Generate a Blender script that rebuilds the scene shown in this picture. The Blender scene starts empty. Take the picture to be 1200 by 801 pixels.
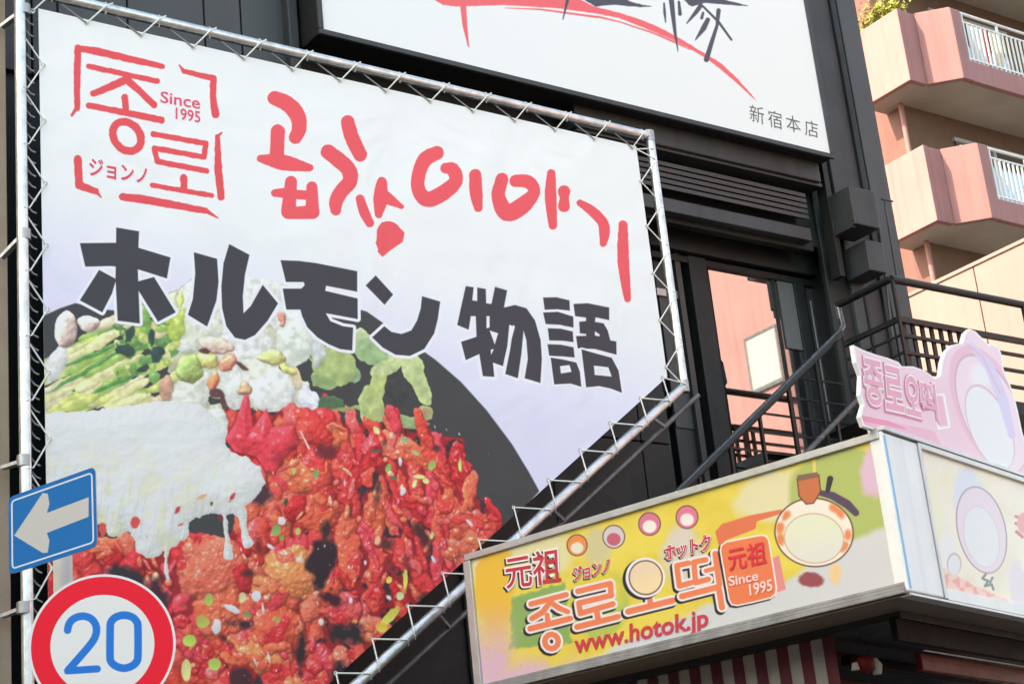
import bpy, math, random
import numpy as np
from mathutils import Vector, Matrix
random.seed(7)
sc = bpy.context.scene
C = sc.collection

# ------------------------------------------------------------------ camera
# world: X runs along the shop front, Y into the buildings, Z up; the camera stands in the street at (0,0,1.6)
FPX, CX, CY = 2200.0, 600.0, 400.5
_zu = np.array([-650., -6120., FPX]); _zu /= np.linalg.norm(_zu)
_x = np.array([3136., 458., FPX]); _x = _x - (_x @ _zu) * _zu; _x /= np.linalg.norm(_x)
_y = np.cross(_zu, _x)
RW = np.array([_x, _y, _zu])            # camera (right, down, forward) -> world
CAM = np.array([0., 0., 1.6])
cam = bpy.data.cameras.new('camera'); camo = bpy.data.objects.new('camera', cam); C.objects.link(camo)
cam.sensor_width = 36.0; cam.sensor_fit = 'HORIZONTAL'; cam.lens = 36.0 * FPX / 1200.0
cam.clip_start = 0.1; cam.clip_end = 2000
camo.matrix_world = Matrix(((RW[0][0], -RW[0][1], -RW[0][2], CAM[0]), (RW[1][0], -RW[1][1], -RW[1][2], CAM[1]),
                            (RW[2][0], -RW[2][1], -RW[2][2], CAM[2]), (0, 0, 0, 1)))
sc.camera = camo
# ------------------------------------------------------------------ light
SUN_EL = math.radians(42); SUN_AZ = math.radians(10)       # sun stands beyond the left end of the street, slightly behind the shop front
sdir = Vector((-math.cos(SUN_AZ) * math.cos(SUN_EL), math.sin(SUN_AZ) * math.cos(SUN_EL), math.sin(SUN_EL)))
sun = bpy.data.lights.new('sun', 'SUN'); sun.energy = 2.0; sun.angle = math.radians(0.6); sun.color = (1.0, 0.935, 0.94)
suno = bpy.data.objects.new('sun', sun); C.objects.link(suno)
suno.rotation_euler = sdir.to_track_quat('Z', 'Y').to_euler(); suno.location = (0, 0, 60)
W = bpy.data.worlds.new('World'); sc.world = W; W.use_nodes = True
nt = W.node_tree; bg = nt.nodes['Background']
sky = nt.nodes.new('ShaderNodeTexSky'); sky.sky_type = 'NISHITA'; sky.sun_disc = False
sky.sun_elevation = SUN_EL
sky.sun_rotation = math.atan2(sdir.x, sdir.y)
sky.air_density = 1.0; sky.dust_density = 1.8; sky.ozone_density = 1.0
nt.links.new(sky.outputs[0], bg.inputs[0]); bg.inputs[1].default_value = 0.15
sc.view_settings.view_transform = 'Standard'; sc.view_settings.look = 'None'
sc.view_settings.exposure = 2.32; sc.view_settings.gamma = 1.0
sc.view_settings.use_white_balance = True; sc.view_settings.white_balance_temperature = 8900; sc.view_settings.white_balance_tint = 0
sc.render.engine = 'CYCLES'

# ------------------------------------------------------------------ geometry helpers
def ray(px, py):
    return RW @ np.array([px - CX, py - CY, FPX])
def onY(px, py, Y):
    d = ray(px, py); return Vector(CAM + d * (Y / d[1]))
class Plane:
    """vertical plane through origin o with horizontal unit direction u; s runs along u, t = height"""
    def __init__(self, o, u):
        self.o = np.array([o[0], o[1], 0.]); self.u = np.array([u[0], u[1], 0.]); self.u /= np.linalg.norm(self.u)
        self.n = np.array([self.u[1], -self.u[0], 0.])        # faces the camera side
    def st(self, px, py):
        d = ray(px, py); k = ((self.o - CAM) @ self.n) / (d @ self.n); p = CAM + d * k - self.o
        return float(p @ self.u), float(p[2])
    def P(self, s, t, off=0.0):
        return Vector(self.o + self.u * s + np.array([0, 0, t]) + self.n * off)
    def at(self, px, py, off=0.0):
        s, t = self.st(px, py); return self.P(s, t, off)

def tag(o, label=None, cat=None, group=None, kind=None):
    if label: o['label'] = label
    if cat: o['category'] = cat
    if group: o['group'] = group
    if kind: o['kind'] = kind
    return o
def thing(name, label, cat, loc=(0, 0, 0), group=None):
    o = bpy.data.objects.new(name, None); C.objects.link(o); o.location = loc; o.empty_display_size = 0.2
    return tag(o, label, cat, group)
class MB:
    """collects shapes in world space and links them as one mesh object"""
    def __init__(self): self.v = []; self.f = []; self.sm = []
    def add(self, vs, fs, smooth=False):
        b = len(self.v); self.v += [tuple(p) for p in vs]; self.f += [tuple(i + b for i in q) for q in fs]; self.sm += [smooth] * len(fs); return self
    def box(self, x0, y0, z0, x1, y1, z1):
        vs = [(x, y, z) for z in (z0, z1) for (x, y) in ((x0, y0), (x1, y0), (x1, y1), (x0, y1))]
        return self.add(vs, [(0, 3, 2, 1), (4, 5, 6, 7), (0, 1, 5, 4), (1, 2, 6, 5), (2, 3, 7, 6), (3, 0, 4, 7)])
    def prism(self, pts, off):
        """polygon pts (world, planar) extruded by vector off"""
        n = len(pts); off = Vector(off); a = [Vector(p) for p in pts]; b = [p + off for p in a]
        fs = [tuple(range(n)), tuple(range(2 * n - 1, n - 1, -1))] + [(i, i + n, (i + 1) % n + n, (i + 1) % n) for i in range(n)]
        return self.add(a + b, fs)
    def slab(self, pl, s0, t0, s1, t1, o0, o1):
        """box in plane coordinates, o = offset along the plane's outward normal"""
        q = [pl.P(s, t, o) for o in (o0, o1) for (s, t) in ((s0, t0), (s1, t0), (s1, t1), (s0, t1))]
        return self.add(q, [(0, 3, 2, 1), (4, 5, 6, 7), (0, 1, 5, 4), (1, 2, 6, 5), (2, 3, 7, 6), (3, 0, 4, 7)])
    def bar(self, a, b, w, h=None, up=(0, 0, 1)):
        a = Vector(a); b = Vector(b); h = h or w; d = (b - a).normalized(); u = Vector(up)
        if abs(d.dot(u)) > .95: u = Vector((0, 1, 0))
        s = d.cross(u).normalized(); u = s.cross(d).normalized()
        q = [p + s * (i * w / 2) + u * (j * h / 2) for p in (a, b) for (i, j) in ((-1, -1), (1, -1), (1, 1), (-1, 1))]
        return self.add(q, [(0, 3, 2, 1), (4, 5, 6, 7), (0, 1, 5, 4), (1, 2, 6, 5), (2, 3, 7, 6), (3, 0, 4, 7)])
    def tube(self, pts, r, n=10, cap=True):
        pts = [Vector(p) for p in pts]; rings = []; prev = None
        for i, p in enumerate(pts):
            d = ((pts[i + 1] - p) if i == 0 else (p - pts[i - 1]) if i == len(pts) - 1 else (pts[i + 1] - pts[i - 1])).normalized()
            if prev is None:
                u = Vector((0, 0, 1)) if abs(d.z) < .9 else Vector((1, 0, 0)); s = d.cross(u).normalized()
            else: s = (prev - d * prev.dot(d)).normalized()
            prev = s; t = d.cross(s); rr = r[i] if isinstance(r, (list, tuple)) else r
            rings.append([p + s * (rr * math.cos(2 * math.pi * k / n)) + t * (rr * math.sin(2 * math.pi * k / n)) for k in range(n)])
        vs = [v for rg in rings for v in rg]
        fs = [(i * n + k, i * n + (k + 1) % n, (i + 1) * n + (k + 1) % n, (i + 1) * n + k) for i in range(len(pts) - 1) for k in range(n)]
        self.add(vs, fs, True)
        if cap:
            m = len(pts) - 1
            self.add(rings[0], [tuple(range(n - 1, -1, -1))]); self.add(rings[m], [tuple(range(n))])
        return self
    def build(self, name, mat, parent=None, bevel=0.0, label=None):
        me = bpy.data.meshes.new(name)
        base = Vector(parent.matrix_world.translation) if parent else Vector((0, 0, 0))
        if parent:
            base = Vector((0, 0, 0)); p = parent
            while p: base += Vector(p.location); p = p.parent
        me.from_pydata([tuple(Vector(v) - base) for v in self.v], [], self.f); me.update()
        for p, s in zip(me.polygons, self.sm): p.use_smooth = s
        if isinstance(mat, (list, tuple)):
            for m in mat: me.materials.append(m)
        else: me.materials.append(mat)
        o = bpy.data.objects.new(name, me); C.objects.link(o)
        if parent: o.parent = parent
        if bevel:
            md = o.modifiers.new('bevel', 'BEVEL'); md.width = bevel; md.segments = 2; md.limit_method = 'ANGLE'
        if label: o['label'] = label
        return o
def copy_tree(o, parent=None):
    c = o.copy(); C.objects.link(c); c.parent = parent
    for ch in list(o.children): copy_tree(ch, c)
    return c

# ------------------------------------------------------------------ materials
def s2l(c):
    return tuple((x / 12.92 if x <= .04045 else ((x + .055) / 1.055) ** 2.4) for x in [v / 255. for v in c])
def mat(name, rgb, rough=.6, metal=0., var=.12, scale=3., bump=.15, bscale=40., streak=0., spec=.5, stretch=(1, 1, 1)):
    """rgb linear base colour, mottled by noise and optional vertical dirt streaks"""
    m = bpy.data.materials.new(name); m.use_nodes = True; t = m.node_tree; N = t.nodes; L = t.links
    b = N['Principled BSDF']; tc = N.new('ShaderNodeTexCoord'); mp = N.new('ShaderNodeMapping'); mp.inputs['Scale'].default_value = stretch
    L.new(tc.outputs['Object'], mp.inputs[0])
    n1 = N.new('ShaderNodeTexNoise'); n1.inputs['Scale'].default_value = scale; n1.inputs['Detail'].default_value = 8; n1.inputs['Roughness'].default_value = .65
    L.new(mp.outputs[0], n1.inputs[0])
    r = N.new('ShaderNodeMapRange'); r.inputs[1].default_value = .3; r.inputs[2].default_value = .7
    r.inputs[3].default_value = 1 - var; r.inputs[4].default_value = 1 + var; L.new(n1.outputs[0], r.inputs[0])
    fac = r.outputs[0]
    if streak:
        m2 = N.new('ShaderNodeMapping'); m2.inputs['Scale'].default_value = (7, 7, .35); L.new(tc.outputs['Object'], m2.inputs[0])
        n2 = N.new('ShaderNodeTexNoise'); n2.inputs['Scale'].default_value = 1.; n2.inputs['Detail'].default_value = 6; L.new(m2.outputs[0], n2.inputs[0])
        r2 = N.new('ShaderNodeMapRange'); r2.inputs[1].default_value = .45; r2.inputs[2].default_value = .75; r2.inputs[3].default_value = 1; r2.inputs[4].default_value = 1 - streak
        L.new(n2.outputs[0], r2.inputs[0]); mm = N.new('ShaderNodeMath'); mm.operation = 'MULTIPLY'; L.new(fac, mm.inputs[0]); L.new(r2.outputs[0], mm.inputs[1]); fac = mm.outputs[0]
    v = N.new('ShaderNodeVectorMath'); v.operation = 'SCALE'; v.inputs[0].default_value = rgb; L.new(fac, v.inputs['Scale'])
    L.new(v.outputs[0], b.inputs['Base Color'])
    b.inputs['Roughness'].default_value = rough; b.inputs['Metallic'].default_value = metal; b.inputs['Specular IOR Level'].default_value = spec
    rr = N.new('ShaderNodeMapRange'); rr.inputs[3].default_value = max(0.03, rough - .12); rr.inputs[4].default_value = min(1, rough + .12)
    n3 = N.new('ShaderNodeTexNoise'); n3.inputs['Scale'].default_value = scale * 4; L.new(mp.outputs[0], n3.inputs[0]); L.new(n3.outputs[0], rr.inputs[0]); L.new(rr.outputs[0], b.inputs['Roughness'])
    if bump:
        n4 = N.new('ShaderNodeTexNoise'); n4.inputs['Scale'].default_value = bscale; n4.inputs['Detail'].default_value = 5; L.new(mp.outputs[0], n4.inputs[0])
        bp = N.new('ShaderNodeBump'); bp.inputs['Strength'].default_value = bump; bp.inputs['Distance'].default_value = .01; L.new(n4.outputs[0], bp.inputs['Height']); L.new(bp.outputs[0], b.inputs['Normal'])
    return m
M = dict(
    dark=mat('dark painted cladding', (.040, .042, .046), .55, var=.3, scale=2.2, streak=.35),
    dark2=mat('blackened steel', (.0115, .0128, .014), .6, var=.4, scale=3., streak=.35),
    black=mat('black recess paint', (.008, .008, .008), .6),
    slat=mat('dark grey slat', (.038, .040, .042), .4, var=.1),
    panelg=mat('charcoal wall panel', (.058, .061, .066), .5, var=.1, scale=.8, streak=.15),
    galv=mat('galvanised pipe', (.66, .67, .68), .36, metal=.85, var=.26, scale=9., bump=.08, bscale=60),
    galv2=mat('dull galvanised pipe', (.38, .38, .39), .42, metal=.7, var=.2, scale=9.),
    cord=mat('white cord', (.75, .75, .72), .8, var=.08),
    cord_shaded=mat('shaded cord', (.3, .3, .3), .8, var=.2),  # darkened copy of the white cord, shade put into the colour
    eyelet=mat('brass eyelet', (.45, .42, .36), .35, metal=.9),
    brown=mat('brown siding', (.36, .275, .205), .6, var=.14, scale=2., streak=.3),
    brownd=mat('brown joint', (.06, .05, .045), .7),
    pink=mat('salmon painted render', (.345, .170, .172), .8, var=.07, scale=1.5, streak=.16, bump=.25, bscale=70),
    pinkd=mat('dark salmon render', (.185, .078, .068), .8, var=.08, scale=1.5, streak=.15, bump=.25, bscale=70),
    cream=mat('cream pink render', (.265, .178, .168), .8, var=.05, scale=1.2, streak=.06, bump=.25, bscale=70),
    soffit=mat('beige soffit', (.40, .35, .30), .85, var=.12, scale=1.),
    alu=mat('aluminium trim', (.52, .53, .54), .38, metal=.55, var=.1, scale=6.),
    white=mat('white enamel', (.82, .83, .84), .4, var=.05, scale=3, streak=.12),
    wrail=mat('white balcony rail', (.7, .72, .74), .45, var=.08),
    rail=mat('black painted railing', (.010, .011, .012), .42, var=.3, scale=6.),
    steel=mat('worn black steel', (.12, .12, .12), .3, metal=.8, var=.4, scale=14.),
    blockg=mat('grey concrete', (.22, .22, .21), .8, var=.12, streak=.2),
    galv3=mat('weathered pipe', (.16, .16, .165), .4, metal=.7, var=.3, scale=9.),
    recess=mat('painted recess shade', (.15, .092, .07), .85, var=.12),  # salmon wall darkened to brown, standing for shade under the slabs
    railg=mat('grimy sign rail', (.30, .30, .31), .5, metal=.2, var=.25, scale=5., streak=.3),
    painted_reflection=mat('grey blind', (.13, .135, .14), .7),  # grey that stands in for a reflection on the door glass
    edgeblue=mat('light blue edge', (.2, .5, .8), .5),
    pole=mat('pale signpost', (.6, .6, .6), .45, var=.08, streak=.1),
    signback=mat('sign back metal', (.35, .36, .37), .5, metal=.6),
    street=mat('asphalt', (.05, .05, .052), .85, var=.2, scale=1.5, bump=.4, bscale=90),
    paving=mat('paving', (.34, .33, .31), .8, var=.15, scale=2.),
    leaf=mat('leaf green', (.09, .15, .03), .6, var=.5, scale=20),
    leafy=mat('yellow green leaf', (.3, .3, .06), .6, var=.4, scale=20),
    pot=mat('clay pot', (.3, .12, .07), .8),
    redwood=mat('dark red lacquer', (.11, .008, .008), .5, var=.5, scale=6., spec=.15, stretch=(1, 1, 1)),
    maroon=mat('maroon shade', (.012, .004, .006), .7, var=.3, spec=.15),
    stripew=mat('off white canvas', (.30, .27, .24), .8, var=.12, scale=4, streak=.2),
    striper=mat('maroon canvas', (.10, .012, .022), .8, var=.15, scale=4, streak=.2),
    wood=mat('brown soffit board', (.14, .10, .07), .6, var=.2, scale=4.),
    frost=mat('frosted window', (.34, .36, .37), .3, var=.08),
    curtain=mat('pale curtain', (.62, .62, .64), .8, var=.06),
    towel=mat('towel', (.6, .62, .66), .9), towelr=mat('red towel', (.6, .1, .08), .9), towely=mat('cream towel', (.65, .6, .45), .9),
)
def glass_mat(name, tint=(.012, .012, .013), rough=.02):
    m = bpy.data.materials.new(name); m.use_nodes = True; t = m.node_tree; b = t.nodes['Principled BSDF']
    b.inputs['Base Color'].default_value = (*tint, 1); b.inputs['Roughness'].default_value = rough
    b.inputs['Specular IOR Level'].default_value = 1.0; b.inputs['IOR'].default_value = 2.1
    b.inputs['Coat Weight'].default_value = 1.0; b.inputs['Coat Roughness'].default_value = .02; b.inputs['Coat IOR'].default_value = 2.3
    n = t.nodes.new('ShaderNodeTexNoise'); n.inputs['Scale'].default_value = .8; bp = t.nodes.new('ShaderNodeBump'); bp.inputs['Strength'].default_value = .02
    tc = t.nodes.new('ShaderNodeTexCoord'); t.links.new(tc.outputs['Object'], n.inputs[0]); t.links.new(n.outputs[0], bp.inputs['Height']); t.links.new(bp.outputs[0], b.inputs['Normal'])
    return m
M['glass'] = glass_mat('reflective door glass')
_g = bpy.data.materials['reflective door glass'].node_tree.nodes['Principled BSDF']; _g.inputs['Metallic'].default_value = 1.0; _g.inputs['Base Color'].default_value = (.55, .55, .55, 1)
M['glassd'] = glass_mat('dark window glass', (.03, .032, .035), .08)
def flat(name, srgb, rough=.55):
    return mat(name, s2l(srgb), rough, var=.03, scale=6., bump=0)
_fc = {}
def ink(srgb):
    if srgb not in _fc: _fc[srgb] = flat('print ink %02x%02x%02x' % srgb, srgb)
    return _fc[srgb]

# ------------------------------------------------------------------ printed pictures: a small painter that works in numpy
def hashn(ix, iy, seed):
    h = (ix.astype(np.int64) * 374761393 + iy.astype(np.int64) * 668265263 + seed * 1442695041) & 0xffffffff
    h = ((h ^ (h >> 13)) * 1274126177) & 0xffffffff
    return ((h ^ (h >> 16)) & 0xffff).astype(np.float32) / 65535.
def vnoise(x, y, seed=0):
    ix = np.floor(x); iy = np.floor(y); fx = x - ix; fy = y - iy; fx = fx * fx * (3 - 2 * fx); fy = fy * fy * (3 - 2 * fy)
    a = hashn(ix, iy, seed); b = hashn(ix + 1, iy, seed); c = hashn(ix, iy + 1, seed); d = hashn(ix + 1, iy + 1, seed)
    return (a * (1 - fx) + b * fx) * (1 - fy) + (c * (1 - fx) + d * fx) * fy
def fbm(x, y, seed=0, o=4):
    s = 0; a = .5; t = 0
    for i in range(o): s = s + a * vnoise(x * 2 ** i, y * 2 ** i, seed + i * 17); t += a; a *= .5
    return s / t
def sm(a, b, x):
    t = np.clip((x - a) / (b - a), 0, 1); return t * t * (3 - 2 * t)
class Canvas:
    def __init__(self, pl, s0, t0, s1, t1, ppm, base):
        self.pl = pl; self.r = (s0, t0, s1, t1); self.w = int((s1 - s0) * ppm); self.h = int((t1 - t0) * ppm)
        s = np.linspace(s0, s1, self.w, dtype=np.float64); t = np.linspace(t0, t1, self.h, dtype=np.float64)
        S, T = np.meshgrid(s, t)
        A = RW.T @ (pl.o - CAM); U = RW.T @ pl.u; Z = RW.T @ np.array([0, 0, 1.])
        q = [A[i] + U[i] * S + Z[i] * T for i in range(3)]
        self.X = (CX + FPX * q[0] / q[2]).astype(np.float32); self.Y = (CY + FPX * q[1] / q[2]).astype(np.float32)
        self.c = np.empty((self.h, self.w, 3), np.float32); self.c[:] = np.array(base, np.float32)
    def win(self, x0, y0, x1, y1):
        s0, t0, s1, t1 = self.r; q = [self.pl.st(x, y) for x in (x0, x1) for y in (y0, y1)]
        a = [(v[0] - s0) / (s1 - s0) * self.w for v in q]; b = [(v[1] - t0) / (t1 - t0) * self.h for v in q]
        i0, i1 = max(0, int(min(a)) - 2), min(self.w, int(max(a)) + 3); j0, j1 = max(0, int(min(b)) - 2), min(self.h, int(max(b)) + 3)
        if i1 <= i0 or j1 <= j0: return None
        return (slice(j0, j1), slice(i0, i1))
    def put(self, w, a, col):
        a = a[..., None]; col = np.asarray(col, np.float32)
        self.c[w] = self.c[w] * (1 - a) + col * a
    def d_stroke(self, w, pts, ws):
        if not isinstance(ws, (list, tuple)): ws = [ws] * len(pts)
        X = self.X[w]; Y = self.Y[w]; D = np.full(X.shape, 1e9, np.float32)
        for i in range(len(pts) - 1):
            (ax, ay), (bx, by) = pts[i], pts[i + 1]; dx, dy = bx - ax, by - ay; L = dx * dx + dy * dy + 1e-6
            t = np.clip(((X - ax) * dx + (Y - ay) * dy) / L, 0, 1)
            D = np.minimum(D, np.hypot(X - ax - t * dx, Y - ay - t * dy) - (ws[i] + (ws[i + 1] - ws[i]) * t))
        return D
    @staticmethod
    def curve(pts, ws):
        if not isinstance(ws, (list, tuple)): ws = [ws] * len(pts)
        P = [(p[0], p[1], q) for p, q in zip(pts, ws)]; n = len(P); out = []
        for i in range(n - 1):
            a, b, c, d = P[max(i - 1, 0)], P[i], P[i + 1], P[min(i + 2, n - 1)]
            for k in range(5):
                t = k / 5.; out.append(tuple(.5 * (2 * b[j] + (c[j] - a[j]) * t + (2 * a[j] - 5 * b[j] + 4 * c[j] - d[j]) * t * t + (3 * b[j] - a[j] - 3 * c[j] + d[j]) * t ** 3) for j in range(3)))
        out.append(P[-1]); return [(p[0], p[1]) for p in out], [p[2] for p in out]
    def d_poly(self, w, pts):
        X = self.X[w]; Y = self.Y[w]; D = np.full(X.shape, 1e9, np.float32); ins = np.zeros(X.shape, bool); n = len(pts)
        for i in range(n):
            (ax, ay), (bx, by) = pts[i], pts[(i + 1) % n]; dx, dy = bx - ax, by - ay
            t = np.clip(((X - ax) * dx + (Y - ay) * dy) / (dx * dx + dy * dy + 1e-6), 0, 1)
            D = np.minimum(D, np.hypot(X - ax - t * dx, Y - ay - t * dy))
            if dy != 0: ins ^= ((Y < ay) != (Y < by)) & (X < ax + (Y - ay) * dx / dy)
        return np.where(ins, -D, D)
    def shapes(self, items, col, outline=0, ocol=None, wob=0., aa=.7):
        """items: ('s', pts, widths) strokes, ('p', pts) polygons, ('h', pts) holes; drawn as one union"""
        items = [('s',) + self.curve(it[1], it[2]) if it[0] == 'S' else it for it in items]
        P = [p for it in items for p in it[1]]; m = outline + 12
        w = self.win(min(p[0] for p in P) - m, min(p[1] for p in P) - m, max(p[0] for p in P) + m, max(p[1] for p in P) + m)
        if w is None: return
        D = None
        for it in items:
            if it[0] == 'h': continue
            d = self.d_stroke(w, it[1], it[2]) if it[0] == 's' else self.d_poly(w, it[1])
            D = d if D is None else np.minimum(D, d)
        for it in items:
            if it[0] == 'h': D = np.maximum(D, -self.d_poly(w, it[1]))
        if wob: D = D + wob * (fbm(self.X[w] / 5, self.Y[w] / 5, 3, 3) - .5) * 2
        if outline: self.put(w, np.clip(.5 - (D - outline) / aa, 0, 1), np.array(ocol) / 255.)
        self.put(w, np.clip(.5 - D / aa, 0, 1), np.array(col) / 255.)
    def smooth(self, pts, ws, col, **k): self.shapes([('S', pts, ws)], col, **k)
    def stroke(self, pts, ws, col, **k):
        if not isinstance(ws, (list, tuple)): ws = [ws] * len(pts)
        self.shapes([('s', pts, ws)], col, **k)
    def poly(self, pts, col, **k): self.shapes([('p', pts)], col, **k)
    def blob(self, x, y, rx, ry, ang, col, col2=None, soft=.8, rough=.15, seed=0, shade=None, spots=0.):
        """rounded irregular patch; col2 = colour towards one side; shade = rim colour"""
        m = max(rx, ry) * 1.4 + 3; w = self.win(x - m, y - m, x + m, y + m)
        if w is None: return
        X = self.X[w] - x; Y = self.Y[w] - y; ca, sa = math.cos(ang), math.sin(ang)
        u = (X * ca + Y * sa) / rx; v = (-X * sa + Y * ca) / ry
        r = np.hypot(u, v) + rough * (fbm(self.X[w] / (min(rx, ry) * .8 + 1), self.Y[w] / (min(rx, ry) * .8 + 1), seed, 3) - .5) * 2
        a = np.clip((1 - r) * min(rx, ry) / soft, 0, 1)
        c = np.array(col, np.float32) / 255.; col_ = np.broadcast_to(c, X.shape + (3,)).copy()
        if col2 is not None:
            k = sm(-.7, .8, v + .35 * u + .5 * (fbm(self.X[w] / 6, self.Y[w] / 6, seed + 5, 3) - .5))[..., None]; col_ = col_ * (1 - k) + np.array(col2) / 255. * k
        if shade is not None:
            k = (sm(.55, 1., r) * .75)[..., None]; col_ = col_ * (1 - k) + np.array(shade) / 255. * k
        if spots:
            n = vnoise(self.X[w] / 2.3, self.Y[w] / 2.3, seed + 9); k = (sm(.72, .9, n) * spots)[..., None]; col_ = col_ * (1 - k) + np.array((255, 205, 195)) / 255. * k
            k = (sm(.28, .1, n) * spots)[..., None]; col_ = col_ * (1 - k) + np.array((150, 40, 45)) / 255. * k
        self.put(w, a, col_)
    def material(self, name, rough=.5, coat=0., bump=.0, spec=.4):
        # a printed picture: the pixels are computed above, nothing is loaded from disk
        im = bpy.data.images.new(name, self.w, self.h, alpha=False, float_buffer=False)
        a = np.ones((self.h, self.w, 4), np.float32); a[..., :3] = np.clip(self.c, 0, .945)
        im.pixels.foreach_set(a.ravel()); im.update(); im.pack()
        m = bpy.data.materials.new(name); m.use_nodes = True; t = m.node_tree; b = t.nodes['Principled BSDF']
        ti = t.nodes.new('ShaderNodeTexImage'); ti.image = im; ti.interpolation = 'Cubic'; ti.extension = 'EXTEND'
        uv = t.nodes.new('ShaderNodeUVMap'); t.links.new(uv.outputs[0], ti.inputs[0]); t.links.new(ti.outputs[0], b.inputs['Base Color'])
        b.inputs['Roughness'].default_value = rough; b.inputs['Specular IOR Level'].default_value = spec; b.inputs['Coat Weight'].default_value = coat
        if bump:
            tc = t.nodes.new('ShaderNodeTexCoord'); n = t.nodes.new('ShaderNodeTexNoise'); n.inputs['Scale'].default_value = 1.1; n.inputs['Detail'].default_value = 3; n.inputs['Distortion'].default_value = .6
            bp = t.nodes.new('ShaderNodeBump'); bp.inputs['Strength'].default_value = bump; bp.inputs['Distance'].default_value = .12
            t.links.new(tc.outputs['Object'], n.inputs[0]); t.links.new(n.outputs[0], bp.inputs['Height']); t.links.new(bp.outputs[0], b.inputs['Normal'])
        return m
    def sheet(self, name, poly_st, mat_, parent, off=0., thick=.004, side=None):
        """a thin plate with the given outline in plane coordinates, printed face outwards"""
        s0, t0, s1, t1 = self.r; pl = self.pl; n = len(poly_st)
        base = Vector((0, 0, 0)); p = parent
        while p: base += Vector(p.location); p = p.parent
        vs = [pl.P(s, t, off) - base for s, t in poly_st] + [pl.P(s, t, off - thick) - base for s, t in poly_st]
        fs = [tuple(range(n)), tuple(range(2 * n - 1, n - 1, -1))] + [(i, i + n, (i + 1) % n + n, (i + 1) % n) for i in range(n)]
        me = bpy.data.meshes.new(name); me.from_pydata([tuple(v) for v in vs], [], fs); me.materials.append(mat_); me.materials.append(side or M['white'])
        uv = me.uv_layers.new(name='UVMap')
        for pi, po in enumerate(me.polygons):
            po.material_index = 0 if pi == 0 else 1
            for li in po.loop_indices:
                s, t = poly_st[me.loops[li].vertex_index % n]; uv.data[li].uv = ((s - s0) / (s1 - s0), (t - t0) / (t1 - t0))
        me.update(); o = bpy.data.objects.new(name, me); C.objects.link(o); o.parent = parent
        return o

# ------------------------------------------------------------------ lettering from the built-in font
_tc = {}
def text_mesh(body, off=0.):
    if (body, off) in _tc: return _tc[(body, off)]
    cu = bpy.data.curves.new('lettering', 'FONT'); cu.body = body; cu.size = 1; cu.offset = off; cu.resolution_u = 4
    o = bpy.data.objects.new('lettering', cu); C.objects.link(o); bpy.context.view_layer.update()
    me = bpy.data.meshes.new_from_object(o.evaluated_get(bpy.context.evaluated_depsgraph_get()))
    r = (np.array([tuple(v.co)[:2] for v in me.vertices]), [tuple(p.vertices) for p in me.polygons])
    bpy.data.objects.remove(o); bpy.data.curves.remove(cu); bpy.data.meshes.remove(me); _tc[(body, off)] = r
    return r
def lettering(body, quad, pl, srgb, parent, lift=.002, off=0., base_off=0., shift=(0, 0), name='lettering', label=None):
    """quad: the four corners (top left, top right, bottom right, bottom left) of the word on its board"""
    v0, _ = text_mesh(body, base_off); lo = v0.min(0); hi = v0.max(0); v, f = text_mesh(body, off)
    tl, tr, br, bl = [np.array(pl.st(q[0] + shift[0], q[1] + shift[1])) for q in quad]
    uv = (v - lo) / (hi - lo); a = uv[:, :1]; b = uv[:, 1:]
    st = (bl * (1 - a) + br * a) * (1 - b) + (tl * (1 - a) + tr * a) * b
    mb = MB(); mb.add([pl.P(s, t, lift) for s, t in st], f)
    return mb.build(name, ink(srgb), parent, label=label)
def outlined(body, quad, pl, fill, parent, lift=.002, ow=.05, white=(236, 234, 236), dark=(40, 38, 52), sh=(-2.2, 1.6), bold=.02, mid=None):
    if dark: lettering(body, quad, pl, dark, parent, lift, ow, bold, sh, name='lettering_shadow')
    lettering(body, quad, pl, white, parent, lift + .0015, ow, bold, name='lettering_outline')
    return lettering(body, quad, pl, fill, parent, lift + .003, bold, bold, name='lettering')

# ================================================================== the ground
def ground():
    mb = MB(); mb.add([(-300, -300, 0), (300, -300, 0), (300, 300, 0), (-300, 300, 0)], [(0, 1, 2, 3)]); tag(mb.build('street', M['street']), kind='structure')
    mb = MB(); mb.box(-30, 9.6, 0.004, 15.2, 14.0, .13); tag(mb.build('pavement', M['paving'], bevel=.02), kind='structure')
    mb = MB(); mb.box(24, -12, 0.004, 60, 60, .12); tag(mb.build('pavement', M['paving'], bevel=.02), kind='structure')
ground()

# ================================================================== planes
YB = 12.0                                  # banner and its pipe frame
YW = 12.9                                  # wall of the black building
PB = Plane((0, YB), (1, 0)); PW = Plane((0, YW), (1, 0))
def Z(py_ratio, Y): return 1.6 + py_ratio * Y

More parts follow.
